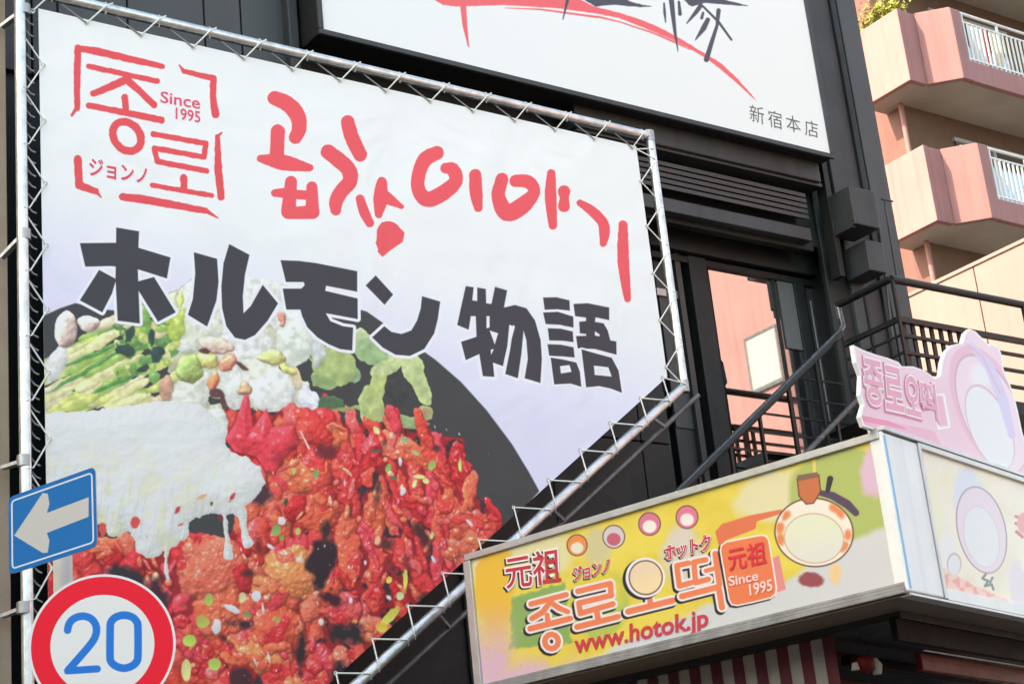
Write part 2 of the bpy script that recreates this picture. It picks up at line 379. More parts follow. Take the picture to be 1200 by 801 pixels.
# ================================================================== the big banner
def lerp_col(stops, v):
    v = np.clip(v, 0, 1); xs = [s[0] for s in stops]
    return np.stack([np.interp(v, xs, [s[1][k] / 255. for s in stops]) for k in range(3)], -1)
RED = (250, 90, 100); LRED = (234, 82, 90); INK = (66, 64, 71)
def paint_banner():
    s0, _ = PB.st(45, 10); s1 = 11.05; t1 = PB.st(45, 10)[1]; t0 = 2.9
    cv = Canvas(PB, s0, t0, s1, t1, 300, (.93, .93, .93))
    X, Y = cv.X, cv.Y
    # background: white that turns pale lavender lower down
    k = sm(330, 485, Y - .25 * X + 150)[..., None]
    cv.c[:] = np.array((238, 238, 240)) / 255. * (1 - k) + np.array((224, 220, 244)) / 255. * k
    # ---- the dish photograph
    bowl = [(40, 374), (55, 368), (70, 361), (88, 355), (130, 335), (200, 322), (280, 320), (350, 335), (430, 365), (510, 421), (540, 447), (570, 480), (600, 520), (620, 553), (632, 575), (400, 840), (40, 840)]
    bowl_low = [(40, 374), (55, 368), (70, 361), (88, 355), (120, 362), (200, 372), (300, 372), (345, 352), (372, 348), (430, 365)] + bowl[9:]
    cv.poly(bowl_low, (68, 68, 70), aa=1.5)
    w = cv.win(40, 320, 640, 840); Xw, Yw = X[w], Y[w]
    # the dish is painted as overlapping lumps that are then shaded like a glossy food photograph
    H = np.full(Xw.shape, -14., np.float32); Cc = np.zeros(Xw.shape + (3,), np.float32); Cc[:] = np.array((62, 50, 54)) / 255.; G = np.zeros(Xw.shape, np.float32)
    WX = (fbm(Xw / 13, Yw / 13, 401, 3) - .5); WY = (fbm(Xw / 13, Yw / 13, 402, 3) - .5); rd = random.Random(11)
    j0, i0 = w[0].start, w[1].start
    def lump(x, y, rx, ry, an, z, col, gloss=.8, warp=7., flat=1., ring=None):
        m = max(rx, ry) * 1.25 + warp; ww = cv.win(x - m, y - m, x + m, y + m)
        if ww is None: return
        a_, b_, c_, d_ = ww[0].start - j0, ww[0].stop - j0, ww[1].start - i0, ww[1].stop - i0
        a_, c_ = max(a_, 0), max(c_, 0); b_, d_ = min(b_, H.shape[0]), min(d_, H.shape[1])
        if b_ <= a_ or d_ <= c_: return
        t = (slice(a_, b_), slice(c_, d_)); X_ = Xw[t] - x + WX[t] * warp * 2; Y_ = Yw[t] - y + WY[t] * warp * 2; ca, sa = math.cos(an), math.sin(an)
        u = (X_ * ca + Y_ * sa) / rx; v = (-X_ * sa + Y_ * ca) / ry; r = u * u + v * v
        h = z + min(rx, ry) * .8 * flat * np.sqrt(np.clip(1 - r, 0, 1))
        if ring: h = np.where(r < ring, z - 1.5, h)
        k = (r < 1) & (h > H[t]); H[t] = np.where(k, h, H[t]); G[t] = np.where(k, gloss, G[t])
        c = np.array(col, np.float32) / 255.; Cc[t] = np.where(k[..., None], c, Cc[t])
    def inpoly(x, y, P):
        c = False
        for i in range(len(P)):
            (ax, ay), (bx, by) = P[i], P[(i + 1) % len(P)]
            if (ay > y) != (by > y) and x < (bx - ax) * (y - ay) / (by - ay) + ax: c = not c
        return c
    # leeks: long stalks running up to the right, cut green ends at their right
    lk = [(46, 500), (50, 446), (78, 412), (116, 378), (160, 356), (200, 350), (214, 380), (222, 430), (200, 476), (110, 486)]
    for i in range(170):
        x, y = rd.uniform(50, 205), rd.uniform(356, 484)
        if not inpoly(x, y, lk): continue
        g_ = rd.random() + (.25 if x > 140 and y < 430 else -.1) + (.15 if y < 425 else 0)
        c = (234, 226, 168) if g_ < .3 else (232, 216, 180) if g_ < .45 else (216, 220, 130) if g_ < .68 else (170, 200, 110) if g_ < .9 else (112, 160, 92)
        lump(x, y, rd.uniform(16, 44) * (.5 if x > 150 else 1), rd.uniform(3, 6.5), -.42 + rd.uniform(-.12, .12), rd.uniform(-4, 5), c, .35, 2.5, .8)
    for (x0, y0, x1, y1) in ((58, 458, 150, 406), (104, 462, 166, 436), (74, 430, 150, 398)):
        lump((x0 + x1) / 2, (y0 + y1) / 2, math.hypot(x1 - x0, y1 - y0) / 2, 2.4, math.atan2(y1 - y0, x1 - x0), 6, (92, 156, 86), .3, 2)
    for i in range(46):
        x, y = rd.uniform(135, 205), rd.uniform(374, 445); lump(x, y, rd.uniform(4, 8), rd.uniform(4, 7), rd.uniform(0, 3), rd.uniform(3, 8), rd.choice(((160, 196, 104), (206, 218, 130), (120, 166, 96), (226, 226, 160), (96, 140, 84))), .35, 3, .7, ring=.22 if rd.random() < .5 else None)
    for (x, y, rx, ry, an) in ((146, 411, 10, 8, 0), (186, 413, 9, 10, .3), (152, 392, 4, 9, .3), (168, 430, 9, 4, -.5), (178, 395, 4, 9, 0)): lump(x, y, rx, ry, an, 12, (56, 80, 74), .1, 5, .1)
    for q in ((173, 374, 3.4, 22, -.1, (124, 168, 92)), (206, 384, 11, 15, .3, (188, 208, 104)), (194, 370, 8, 7, .6, (204, 214, 112)), (196, 455, 9, 15, .1, (208, 160, 136)), (186, 474, 12, 5, 0, (216, 176, 156)), (212, 372, 5, 14, .5, (196, 206, 110))): lump(q[0], q[1], q[2], q[3], q[4], 10, q[5], .4, 4)
    lump(77, 386, 14, 22, .1, 6, (226, 198, 184), .5, 2); lump(104, 378, 13, 10, .2, 4, (232, 206, 194), .5, 3); lump(66, 426, 13, 24, .4, 2, (230, 228, 222), .4, 3)
    # garlic, pale mushrooms and bits of chilli in the middle
    for i in range(60):
        x, y = rd.uniform(200, 380), rd.uniform(330, 500)
        if inpoly(x, y, [(196, 352), (230, 330), (300, 318), (350, 330), (385, 392), (380, 440), (345, 482), (290, 490), (262, 516), (214, 450)]): lump(x, y, rd.uniform(12, 20), rd.uniform(10, 16), rd.uniform(-1, 1), rd.uniform(-12, -8), rd.choice(((222, 222, 200), (214, 216, 184), (226, 226, 214), (206, 200, 168))), .35, 4, .5)
    for q in ((255, 350, 46, 30, 0, (232, 231, 220)), (310, 345, 30, 32, 0, (232, 232, 226)), (235, 385, 32, 26, .2, (230, 230, 214)), (280, 400, 38, 26, 0, (234, 233, 228)), (225, 455, 22, 26, .4, (232, 232, 220)), (345, 402, 22, 28, .2, (228, 232, 220)), (372, 408, 10, 22, 0, (204, 206, 204)),
              (276, 450, 22, 30, -.2, (233, 232, 226)), (318, 457, 27, 27, 0, (236, 235, 230)), (362, 466, 11, 17, -.5, (236, 234, 246)), (248, 500, 18, 22, .4, (230, 230, 222)), (300, 430, 20, 12, .3, (232, 231, 214)), (340, 375, 26, 14, 0, (233, 233, 228)), (214, 402, 14, 10, .2, (232, 228, 224)), (345, 440, 6, 18, -.3, (232, 212, 176))):
        lump(q[0], q[1], q[2], q[3], q[4], rd.uniform(-2, 3), q[5], .45, 5, .55)
    for q in ((222, 432, 15, 17, .3, (184, 202, 122)), (244, 422, 13, 10, .5, (222, 214, 132)), (252, 404, 21, 9, .15, (236, 204, 184)), (266, 424, 9, 11, .6, (234, 150, 122)), (250, 446, 8, 10, .1, (240, 140, 100)), (318, 419, 17, 9, .1, (210, 202, 136)), (336, 431, 13, 5, .6, (218, 208, 130)), (286, 455, 8, 8, .4, (206, 160, 124)), (330, 373, 4, 9, 0, (204, 130, 116)), (302, 338, 4, 6, 0, (226, 156, 136)), (213, 350, 3, 9, .1, (206, 218, 112))):
        lump(q[0], q[1], q[2], q[3], q[4], 9, q[5], .5, 4)
    for q in ((254, 461, 10, 5, .6), (261, 474, 4, 8, -.4), (283, 429, 10, 2.5, .5), (238, 411, 6, 3, 0)): lump(q[0], q[1], q[2], q[3], q[4], 16, (100, 66, 66), .1, 4, .1)
    # sesame leaves
    for q in ((392, 428, 26, 20, .4, (176, 190, 126)), (408, 436, 14, 11, .3, (148, 178, 138)), (372, 425, 6, 14, .1, (86, 124, 84)), (365, 412, 5, 10, .1, (128, 176, 84)), (436, 410, 22, 15, .3, (158, 186, 136)), (420, 398, 11, 13, 0, (184, 198, 152)), (470, 420, 24, 9, .35, (200, 208, 152)), (490, 446, 9, 28, -.42, (190, 202, 142)), (444, 452, 9, 30, .25, (190, 200, 128)), (440, 480, 11, 16, 0, (184, 196, 130)), (474, 494, 26, 7, .12, (160, 178, 126)), (388, 472, 15, 7, 0, (84, 112, 80)), (372, 481, 9, 5, 0, (96, 142, 92)), (405, 479, 30, 2.4, -.1, (150, 160, 104)), (452, 430, 18, 11, -.6, (196, 206, 150)), (432, 474, 10, 20, .05, (182, 194, 130)), (482, 428, 12, 16, -.4, (192, 204, 146)), (380, 445, 14, 10, .2, (150, 172, 116)), (498, 484, 7, 9, 0, (176, 162, 118))):
        lump(q[0], q[1], q[2] * 1.12, q[3] * 1.08, q[4], 0, q[5], .3, 4, .16)
    lump(465, 461, 12, 19, -.5, 4, (64, 66, 64), .05, 2, .02)
    # the red stir-fry
    mass = [(40, 640), (110, 622), (160, 640), (250, 640), (300, 590), (312, 560), (280, 533), (262, 516), (275, 495), (287, 462), (297, 478), (303, 490), (312, 478), (345, 474), (360, 470), (385, 480), (400, 492), (430, 494), (455, 489), (485, 500), (502, 497), (512, 508), (545, 512), (549, 560), (555, 576), (570, 586), (587, 616), (600, 640), (600, 840), (40, 840)]
    base_ = mass and np.clip(-cv.d_poly(w, mass) / 3, 0, 1)
    H = np.where(base_ > .5, -5 + 7 * fbm(Xw / 10, Yw / 14, 411, 3), H).astype(np.float32); Cc = np.where((base_ > .5)[..., None] & (H < -.5)[..., None] & (G < .01)[..., None], np.array((168, 42, 50)) / 255., Cc).astype(np.float32)
    RDc = [(226, 62, 62), (214, 50, 56), (236, 84, 72), (232, 70, 82), (240, 104, 78), (206, 44, 50), (238, 96, 96), (230, 74, 60)]
    ORc = [(236, 108, 74), (238, 126, 84), (234, 98, 70), (238, 118, 92)]
    for i in range(640):
        x, y = rd.uniform(50, 600), rd.uniform(470, 830)
        if not inpoly(x, y, mass): continue
        right = x > 385
        if right: rx, ry, an = rd.uniform(4.5, 8), rd.uniform(14, 34), rd.uniform(-.75, .15)
        else: rx = rd.uniform(7, 17); ry = rx * rd.uniform(.9, 1.9); an = rd.uniform(-.8, .8)
        lump(x, y, rx, ry, an, rd.uniform(-8, 2), rd.choice(RDc + (ORc if rd.random() < (.12 if right else .35) else [])), rd.uniform(.5, 1), 5, .9)
    for q in ((228, 650, 30, 26, .3, 1, 0), (250, 668, 42, 42, .6, 3, 1), (258, 712, 32, 44, .2, 4, 1), (228, 745, 24, 32, .2, 0, 0), (330, 590, 20, 36, .1, 2, 1), (352, 556, 30, 22, .4, 4, 1), (374, 602, 24, 28, 0, 3, 1), (338, 524, 26, 22, .3, 1, 0), (386, 508, 22, 14, .3, 3, 1), (345, 668, 38, 32, .5, 6, 2), (318, 690, 26, 18, .2, 8, 2), (322, 738, 34, 34, .3, 2, 1), (296, 768, 46, 22, .1, 6, 2), (246, 775, 26, 20, .5, 0, 0), (330, 790, 26, 26, .2, 0, 0),
              (408, 572, 12, 46, -.1, 4, 0), (428, 540, 16, 30, .5, 2, 0), (470, 526, 34, 15, .45, 3, 1), (512, 545, 12, 36, -.5, 4, 0), (540, 545, 11, 28, -.05, 3, 0), (482, 590, 28, 16, .7, 4, 0), (530, 604, 30, 16, .5, 3, 0), (440, 600, 14, 36, .1, 3, 1), (408, 640, 14, 44, 0, 4, 0), (440, 672, 13, 44, .05, 3, 0), (486, 668, 13, 46, -.6, 6, 0), (548, 640, 28, 22, .3, 2, 1), (400, 712, 26, 22, .2, 2, 0), (372, 790, 18, 28, .1, 1, 0), (396, 775, 14, 20, .2, 3, 1), (440, 740, 24, 18, .5, 1, 1), (190, 722, 15, 28, 0, 0, 0), (110, 642, 38, 14, -.1, 2, 1), (160, 664, 22, 12, .2, 0, 0), (370, 742, 13, 30, .1, 0, 0), (465, 752, 22, 14, -.6, 3, 1), (508, 700, 18, 10, .7, 2, 0), (566, 612, 22, 10, .6, 3, 0)):
        c = rd.choice(ORc) if q[6] == 1 else (240, 150, 92) if q[6] == 2 else rd.choice(RDc); lump(q[0], q[1], q[2], q[3], q[4], q[5] - 4, c, .8, 8, .55)
        for k_ in range(5 if q[2] > 15 else 3): lump(q[0] + rd.uniform(-.7, .7) * q[2], q[1] + rd.uniform(-.7, .7) * q[3], q[2] * rd.uniform(.2, .4), q[3] * rd.uniform(.15, .35), q[4] + rd.uniform(-.5, .5), q[5] + 5, rd.choice(ORc if q[6] else RDc), .9, 5, .6)
    for i in range(150):
        x, y = rd.uniform(60, 590), rd.uniform(500, 815)
        if inpoly(x, y, mass): lump(x, y, rd.uniform(1.5, 4.5), rd.uniform(3, 9), rd.uniform(-1, 1), rd.uniform(6, 11), rd.choice(RDc + ORc + [(248, 176, 140)]), 1., 2, .9)
    # flat shiny chilli skin beside the cheese
    chl = [(263, 514), (275, 497), (286, 463), (291, 462), (297, 500), (312, 478), (320, 500), (345, 498), (350, 520), (330, 540), (322, 556), (312, 552), (300, 535), (276, 530)]
    dch = cv.d_poly(w, chl); kk = dch < 0; H = np.where(kk, 12 + 2.2 * np.sqrt(np.clip(-dch, 0, 30)) + 3 * fbm(Xw / 9, Yw / 9, 412, 2), H); Cc = np.where(kk[..., None], np.array((236, 66, 80)) / 255., Cc); G = np.where(kk, .5, G)
    # shade
    det = (fbm(Xw / 4.5, Yw / 4.5, 413, 3) - .5) * 2.2 + (fbm(Xw / 1.8, Yw / 1.8, 414, 2) - .5) * .5
    Hd = H + det * np.where(G > .55, 1., .45)
    sc_ = 1.0 / max(1e-6, float(np.mean(np.abs(np.diff(Xw, axis=1))))); gy, gx = np.gradient(Hd); sy_ = 1.0 / float(np.mean(np.abs(np.diff(Yw, axis=0))))
    gx = gx * sc_; gy = -gy * sy_                    # row index runs upwards in the picture
    gx = np.clip(gx, -3, 3); gy = np.clip(gy, -3, 3); nl = np.sqrt(gx * gx + gy * gy + 1); nx, ny, nz = -gx / nl, -gy / nl, 1 / nl
    dif = np.clip(nx * -.35 + ny * -.55 + nz * .76, 0, 1)
    def blur(A, r):
        for ax in (0, 1):
            P = np.pad(A, [(r + 1, r) if i == ax else (0, 0) for i in (0, 1)], mode='edge'); cs_ = np.cumsum(P, axis=ax, dtype=np.float64); n_ = 2 * r + 1
            A = ((cs_[n_:] - cs_[:-n_]) / n_ if ax == 0 else (cs_[:, n_:] - cs_[:, :-n_]) / n_)
        return A
    ao = np.clip(.5 + (H - blur(H, int(5 * sc_))) / 13., 0, 1)
    Cc = Cc * (1 + .16 * (fbm(Xw / 7, Yw / 7, 415, 3)[..., None] - .5) * 2)
    mk = ((G > .48) & (Yw > 470))[..., None]; Cc = np.where(mk, Cc * .86 + .14 * np.array((226, 60, 62)) / 255., Cc)
    red_ = (G > .48)[..., None]; lum = (.66 + .52 * dif) * (.70 + .42 * ao)
    lum = np.where(red_[..., 0], lum, .68 + .32 * lum); out = Cc * lum[..., None]
    out = np.where(red_, out * np.stack([np.ones_like(lum) * 1.08, .80 + .32 * lum, .92 + .2 * lum], -1), out)
    hx, hy, hz = -.2, -.36, .91; spec_ = np.clip(nx * hx + ny * hy + nz * hz, 0, 1)
    sp1 = spec_ ** 40 * G * .85 * sm(.4, .7, fbm(Xw / 5, Yw / 5, 416, 3)) * (ao > .35); out = out + sp1[..., None] * np.array((1., .86, .86)); out = np.clip(out, 0, 1); out = np.stack([blur(out[..., i_], 2) for i_ in range(3)], -1) * .72 + out * .28
    fk = np.clip((H + 13.5) * 2, 0, 1) * np.clip(-cv.d_poly(w, bowl) / 1.5, 0, 1)
    cv.put(w, fk.astype(np.float32), out.astype(np.float32)); 
    for q in ((150, 676, 24, 17, .6, (58, 54, 60)), (182, 702, 16, 30, .1, (82, 46, 58)), (309, 582, 17, 13, -.5, (84, 56, 64)), (376, 655, 18, 32, .1, (58, 42, 50)), (382, 622, 8, 16, 0, (70, 44, 52)), (388, 702, 18, 10, .2, (84, 38, 48)), (353, 762, 8, 34, .1, (56, 40, 46)), (284, 731, 20, 8, .1, (76, 42, 56)), (292, 672, 12, 8, -.3, (104, 44, 46)), (386, 530, 22, 10, .1, (132, 48, 54)), (443, 574, 6, 22, .05, (60, 50, 54)), (411, 597, 3.4, 15, 0, (76, 46, 56)), (455, 638, 11, 8, .2, (104, 56, 48)), (494, 626, 10, 20, -.5, (96, 50, 50)), (478, 668, 6, 24, -.1, (112, 42, 46)), (405, 742, 26, 13, 0, (54, 48, 50)), (404, 792, 15, 22, 0, (60, 40, 48)), (512, 526, 8, 7, .3, (110, 54, 66)), (450, 519, 5, 12, .2, (116, 50, 54)), (281, 792, 15, 15, .2, (86, 42, 54)), (262, 747, 5, 24, -.7, (112, 38, 44)), (497, 700, 12, 8, -.3, (104, 60, 66)), (303, 640, 6, 22, -.2, (140, 44, 46)), (388, 560, 3.4, 22, 0, (130, 44, 50))):
        cv.blob(q[0], q[1], q[2] * 1.02, q[3] * 1.02, q[4], tuple(int(v_ * .9) for v_ in q[5]), None, soft=6, rough=.5, seed=int(q[0] * 5 + q[1]))
    # melted cheese
    ch = [('p', [(40, 490), (54, 484), (110, 480), (170, 472), (205, 468), (235, 474), (256, 492), (266, 505), (264, 520), (272, 530), (292, 536), (305, 548), (311, 566), (300, 583), (288, 592), (290, 606), (281, 608), (273, 602), (262, 604), (246, 600), (232, 606), (222, 612), (214, 628), (207, 640), (193, 644), (184, 652), (170, 654), (160, 645), (158, 634), (150, 622), (140, 629), (128, 628), (117, 612), (104, 622), (56, 640), (40, 640)]),
          ('s', [(195, 640), (194, 660), (197, 678)], [4, 2, 2.2]), ('s', [(262, 600), (266, 630), (268, 650)], [3, 2.6, 6]), ('s', [(283, 590), (286, 620), (290, 636)], [5, 4, 6.5]), ('s', [(216, 612), (215, 628)], [6, 5])]
    dC = None
    for it in ch: d_ = cv.d_stroke(w, it[1], it[2]) if it[0] == 's' else cv.d_poly(w, it[1]); dC = d_ if dC is None else np.minimum(dC, d_)
    dC = dC + (fbm(Xw / 6, Yw / 6, 421, 3) - .5) * 5
    Hc = 3.2 * np.sqrt(np.clip(-dC, 0, 22)) + 5 * fbm(Xw / 22, Yw / 16, 422, 3); gy, gx = np.gradient(Hc); gx = np.clip(gx * sc_, -2, 2); gy = np.clip(-gy * sy_, -2, 2); nl = np.sqrt(gx * gx + gy * gy + 1)
    dif = np.clip((gx * .35 + gy * .55 + .76) / nl, 0, 1); lc = np.clip(.81 + .115 * dif, 0, .92)
    q = fbm(Xw / 9, Yw / 14, 63, 4); k1 = (sm(.48, .62, q) * sm(330, 120, Xw) * sm(500, 580, Yw) * .8)[..., None]
    lc = lc - .035 * sm(.55, .75, fbm(Xw / 2.2 + Yw / 12, Yw / 26, 431, 3)) * sm(520, 600, Yw)
    cc_ = np.array((1., .995, .99)) * (1 - k1) + np.array((1., .985, .83)) * k1
    cv.put(w, np.clip(.5 - dC / .9, 0, 1).astype(np.float32), (cc_ * lc[..., None]).astype(np.float32))
    for (x, y, rx, ry, an, c) in ((272, 582, 3, 7, .6, (206, 60, 66)), (208, 597, 3, 6, .5, (208, 64, 70)), (236, 582, 8, 3, -.5, (230, 176, 130)), (212, 614, 5, 2, -.4, (224, 96, 84)), (248, 590, 2.5, 3, .3, (90, 92, 72)), (158, 612, 6, 7, .3, (226, 84, 78)), (172, 628, 1.4, 1.4, 0, (120, 136, 96)), (120, 620, 5, 9, 0, (226, 84, 78)), (258, 606, 4, 5, -.3, (120, 60, 58))): cv.blob(x, y, rx, ry, an, c, rough=.35, seed=int(x), soft=1.5)
    cv.stroke([(352, 505), (362, 525)], [.8, 1.4], (244, 196, 192))
    # spring onion, garlic chips, sesame and sauce highlights
    for (x, y, rx, ry, an, c) in ((370, 555, 4, 6, 0, (112, 165, 95)), (323, 621, 6, 7, .3, (140, 165, 95)), (349, 622, 3.4, 5, .2, (170, 200, 100)), (330, 630, 3.5, 4, 0, (120, 165, 80)), (245, 702, 6, 8, .1, (165, 185, 90)), (284, 700, 5, 7, .1, (215, 205, 150)), (290, 719, 5, 4, .5, (100, 150, 80)), (238, 728, 9, 8, 0, (186, 180, 90)), (222, 750, 8, 8, .7, (178, 205, 92)), (252, 778, 8, 8, .3, (180, 200, 100)), (325, 725, 5, 3, 0, (150, 170, 80)), (455, 548, 4, 6, .3, (130, 180, 95)), (461, 560, 6, 2.5, .1, (90, 110, 80)), (440, 528, 7, 3, 0, (90, 90, 70)), (491, 558, 9, 3, .1, (222, 222, 140)), (486, 566, 3, 7, .3, (226, 226, 160)), (499, 563, 5, 4, .3, (214, 216, 140)), (506, 545, 5, 7, .3, (160, 180, 100)), (474, 515, 6, 4, .7, (150, 170, 120)), (487, 530, 6, 3, .5, (165, 185, 125)), (441, 504, 4, 6, -.5, (226, 220, 150)), (539, 545, 3, 9, .0, (205, 220, 120)), (344, 552, 3, 4, 0, (170, 195, 110)), (506, 627, 3, 5, .4, (190, 210, 130)), (456, 679, 4, 5, .2, (222, 205, 90)), (475, 678, 3.4, 15, .03, (224, 210, 100)), (469, 698, 5, 6, .2, (205, 215, 150)), (457, 722, 6, 17, .78, (222, 205, 96)), (447, 735, 8, 6, .2, (236, 190, 80)), (218, 785, 6, 14, 0, (222, 212, 140)), (335, 588, 3, 5, .1, (60, 80, 50)), (388, 690, 3, 3, 0, (140, 60, 40)), (530, 700, 4, 3, 0, (150, 180, 110))):
        cv.blob(x, y, rx, ry, an, c, tuple(min(255, int(v * 1.1)) for v in c), rough=.2, seed=int(x * 2 + y), soft=1.2)
    for (x, y, rx, ry, an) in ((272, 713, 12, 4.5, .4), (254, 733, 6, 10, .1), (308, 712, 2.2, 9, -.08), (300, 698, 6, 7, 0), (317, 640, 6, 3, .5), (350, 655, 4, 4, 0), (411, 703, 3, 5, 0), (428, 659, 2.5, 4, 0), (409, 664, 2, 3, 0), (472, 575, 4, 6, .2), (469, 540, 3, 7, 0), (550, 612, 7, 2.5, .8), (404, 566, 1.6, 6, 0), (330, 610, 5, 6, .2), (508, 655, 2.5, 6, -.5), (456, 700, 5, 3, .8), (372, 706, 1.5, 3, .0), (376, 728, 4, 5, .2), (315, 770, 2, 9, -.2), (299, 775, 1.8, 9, -.4)):
        cv.blob(x, y, rx, ry, an, (238, 226, 232), (214, 214, 214), rough=.25, seed=int(x + 2 * y), soft=1.4)
    for i in range(150):
        x, y = rd.uniform(190, 585), rd.uniform(500, 801)
        if (y < 640 and x < 318) or y > 640 + (587 - x) * .93: continue
        r = rd.uniform(.5, 1.3); cv.blob(x, y, r, r * rd.uniform(1, 3), rd.uniform(-.6, .5), rd.choice(((250, 215, 210), (246, 190, 180), (250, 228, 220), (226, 205, 236))), rough=.1, soft=.9)
    # ---- square red seal with the house name
    S = cv.stroke; R = LRED; k = dict(wob=.7)
    S([(91, 56), (90, 90), (90.4, 127)], [4, 3.8, 3.4], R, **k); S([(90.4, 125), (84, 135)], [2.4, 1.6], R); S([(91, 56.5), (113.5, 60), (147, 68), (190, 77.6)], [3.5, 4.4, 4.2, 3.2], R, **k)
    S([(103.6, 77.6), (184, 95)], 3.1, R, **k); S([(148, 93), (128, 102), (109, 109.5)], [4.6, 4.4, 3.8], R, **k); S([(147, 92), (164, 107), (180.5, 123)], [4.6, 3.8, 3.8], R, **k); S([(146, 114), (147.5, 131)], 3.8, R, **k); S([(104, 123.6), (147, 132), (189, 140.5)], [3.6, 3.8, 4], R, **k)
    S([(148.6 + 16.6 * math.cos(a) + 2 * math.sin(a), 159.8 + 17.2 * math.sin(a) + 2 * math.cos(a)) for a in [i * math.pi / 10 for i in range(21)]], 4.5, R, **k)
    S([(179.5, 157), (241, 168), (239, 184), (181, 173.5), (184, 189), (242, 200.2)], 3.3, R, **k); S([(215, 208), (215.6, 222)], 4.1, R, **k); S([(178.3, 217), (248, 229)], [2.9, 2.9], R, **k)
    S([(91, 186), (92.5, 217), (112, 223.8)], [4.6, 4.8, 3.8], R, **k); S([(112, 223.8), (118.3, 231)], [2.5, .8], R)
    S([(254.7, 160), (255.6, 198), (259, 230.5)], [3, 4.5, 4.4], R, **k); S([(254.7, 160), (259.6, 155.4)], [2, 1], R)
    S([(143, 230.5), (163.6, 232.8), (197, 238.7), (240.5, 247)], [4.2, 4.8, 4.6, 3.6], R, **k); S([(240, 246), (255.4, 255.4)], [3, .7], R)
    S([(210.2, 76.6), (215.5, 83.5), (250, 92), (249.3, 113.6), (252.3, 134)], [.8, 2.8, 3.8, 3.8, 4.6], R, **k)
    # ---- brushed Korean title
    S = lambda p, ww: cv.smooth(p, [q * 1.07 for q in (ww if isinstance(ww, list) else [ww] * len(p))], RED, wob=.45)
    S([(321.8, 115), (336.8, 121.7), (348.5, 135), (350.5, 150), (346, 161)], [7.8, 8.6, 8.6, 8.2, 7]); S([(325.5, 154), (324.3, 183)], 7.8); S([(305, 185.6), (332, 190.3), (363, 196.5)], [4, 8.6, 4])
    cv.shapes([('s', [(341, 213), (338, 246)], [7, 8.5]), ('s', [(365.5, 219), (366, 247)], [6.5, 8]), ('s', [(322, 226), (340, 226)], [4.5, 7]), ('s', [(338, 227), (364, 229)], 5.5), ('s', [(338, 248), (366, 248)], 8.5), ('h', [(347, 236), (357, 235), (358, 241), (347, 242)])], RED)
    S([(407.5, 143), (412, 160), (422, 181)], [7.6, 8, 7.6]); S([(384.5, 178), (397, 187.5), (408.7, 199), (410, 212), (401, 223), (394, 235), (393.4, 246)], [8.2, 8.6, 8.4, 8.2, 8, 7.6, 6])
    S([(421.9, 233), (427, 249), (433.4, 261)], [4.8, 5.6, 4.8]); S([(447.5, 213), (446, 232), (443.8, 251)], [5.5, 8, 4.2]); S([(452, 231), (470.5, 242)], [7, 2.6])
    cv.poly([(446.5, 261), (455, 258.5), (464, 262), (474.5, 273), (472.5, 283), (460, 292), (448.5, 301), (443.5, 295), (440.5, 284), (442, 269)], RED, wob=1)
    S([(512, 179), (498, 187), (490.5, 205), (490.5, 222), (501, 233.5), (519, 226), (534, 212.5), (531, 199), (522, 197)], [7.6, 8, 7.6, 7.6, 8.4, 8.6, 7.6, 7.4, 5.6])
    S([(557, 205), (558, 225), (560.5, 243)], [6.6, 7.2, 5]); S([(588.5, 210), (584, 230), (594, 249), (612, 241), (626, 225), (619, 213), (604, 212)], [7, 7.6, 9.4, 9.2, 6.5, 7.4, 6.6])
    S([(646, 203), (645.3, 230), (648, 264)], [4.6, 6.4, 4.6]); S([(661, 224.5), (661.5, 231), (661, 241.5)], [6.8, 5, 6.4]); S([(679.5, 237.5), (693.8, 247), (706, 260), (708.5, 272), (707, 285)], [3.6, 5.4, 5.8, 6, 3.8]); S([(730.3, 263.5), (730.6, 307), (735.6, 350)], [5, 6.4, 3.8])
    # ---- Japanese title, heavy letters with a pale outline
    def z(ox, oy, *pts): return [(ox + p[0] / 5.98, oy + p[1] / 5.98) for p in pts]
    L = dict(outline=3.6, ocol=(236, 234, 250))
    cv.shapes([('p', z(80, 260, (335, 38), (495, 65), (485, 300), (500, 710), (345, 690), (330, 400))), ('p', z(80, 260, (80, 148), (330, 145), (490, 180), (715, 248), (690, 395), (485, 330), (300, 308), (118, 312))), ('p', z(80, 260, (215, 335), (335, 400), (305, 500), (237, 632), (80, 548))), ('p', z(80, 260, (480, 418), (600, 385), (752, 632), (628, 698), (485, 470)))], INK, **L)
    cv.shapes([('p', z(220, 280, (42, 92), (205, 138), (215, 300), (200, 430), (135, 612), (0, 530), (35, 420), (52, 240))), ('p', z(220, 280, (290, 35), (432, 110), (400, 250), (385, 400), (390, 520), (440, 470), (525, 320), (632, 450), (560, 570), (470, 672), (400, 705), (330, 690), (270, 610), (240, 480), (235, 330), (250, 170)))], INK, **L)
    cv.shapes([('p', [(328.7, 304.7), (350, 305.5), (370, 308), (418.5, 317.6), (418.5, 341.6), (382, 334.5), (381, 340.5), (419, 349.5), (419.2, 373.6), (381.7, 366.7), (387, 376), (401.8, 382), (413.8, 383.6), (412.7, 410.4), (398.5, 408.7), (385, 403), (372, 395), (360, 383), (354, 370), (352, 362.5), (335.4, 362.5), (331.3, 338), (353, 338), (357, 334), (356, 330.2), (335, 330.2)])], INK, **L)
    cv.shapes([('p', z(360, 300, (480, 135), (602, 268), (542, 340), (410, 205))), ('p', z(360, 300, (805, 280), (932, 318), (915, 440), (890, 540), (820, 650), (720, 698), (620, 690), (530, 640), (455, 568), (540, 490), (590, 530), (660, 545), (730, 520), (770, 450), (795, 370)))], INK, **L)
    o = (530, 320)
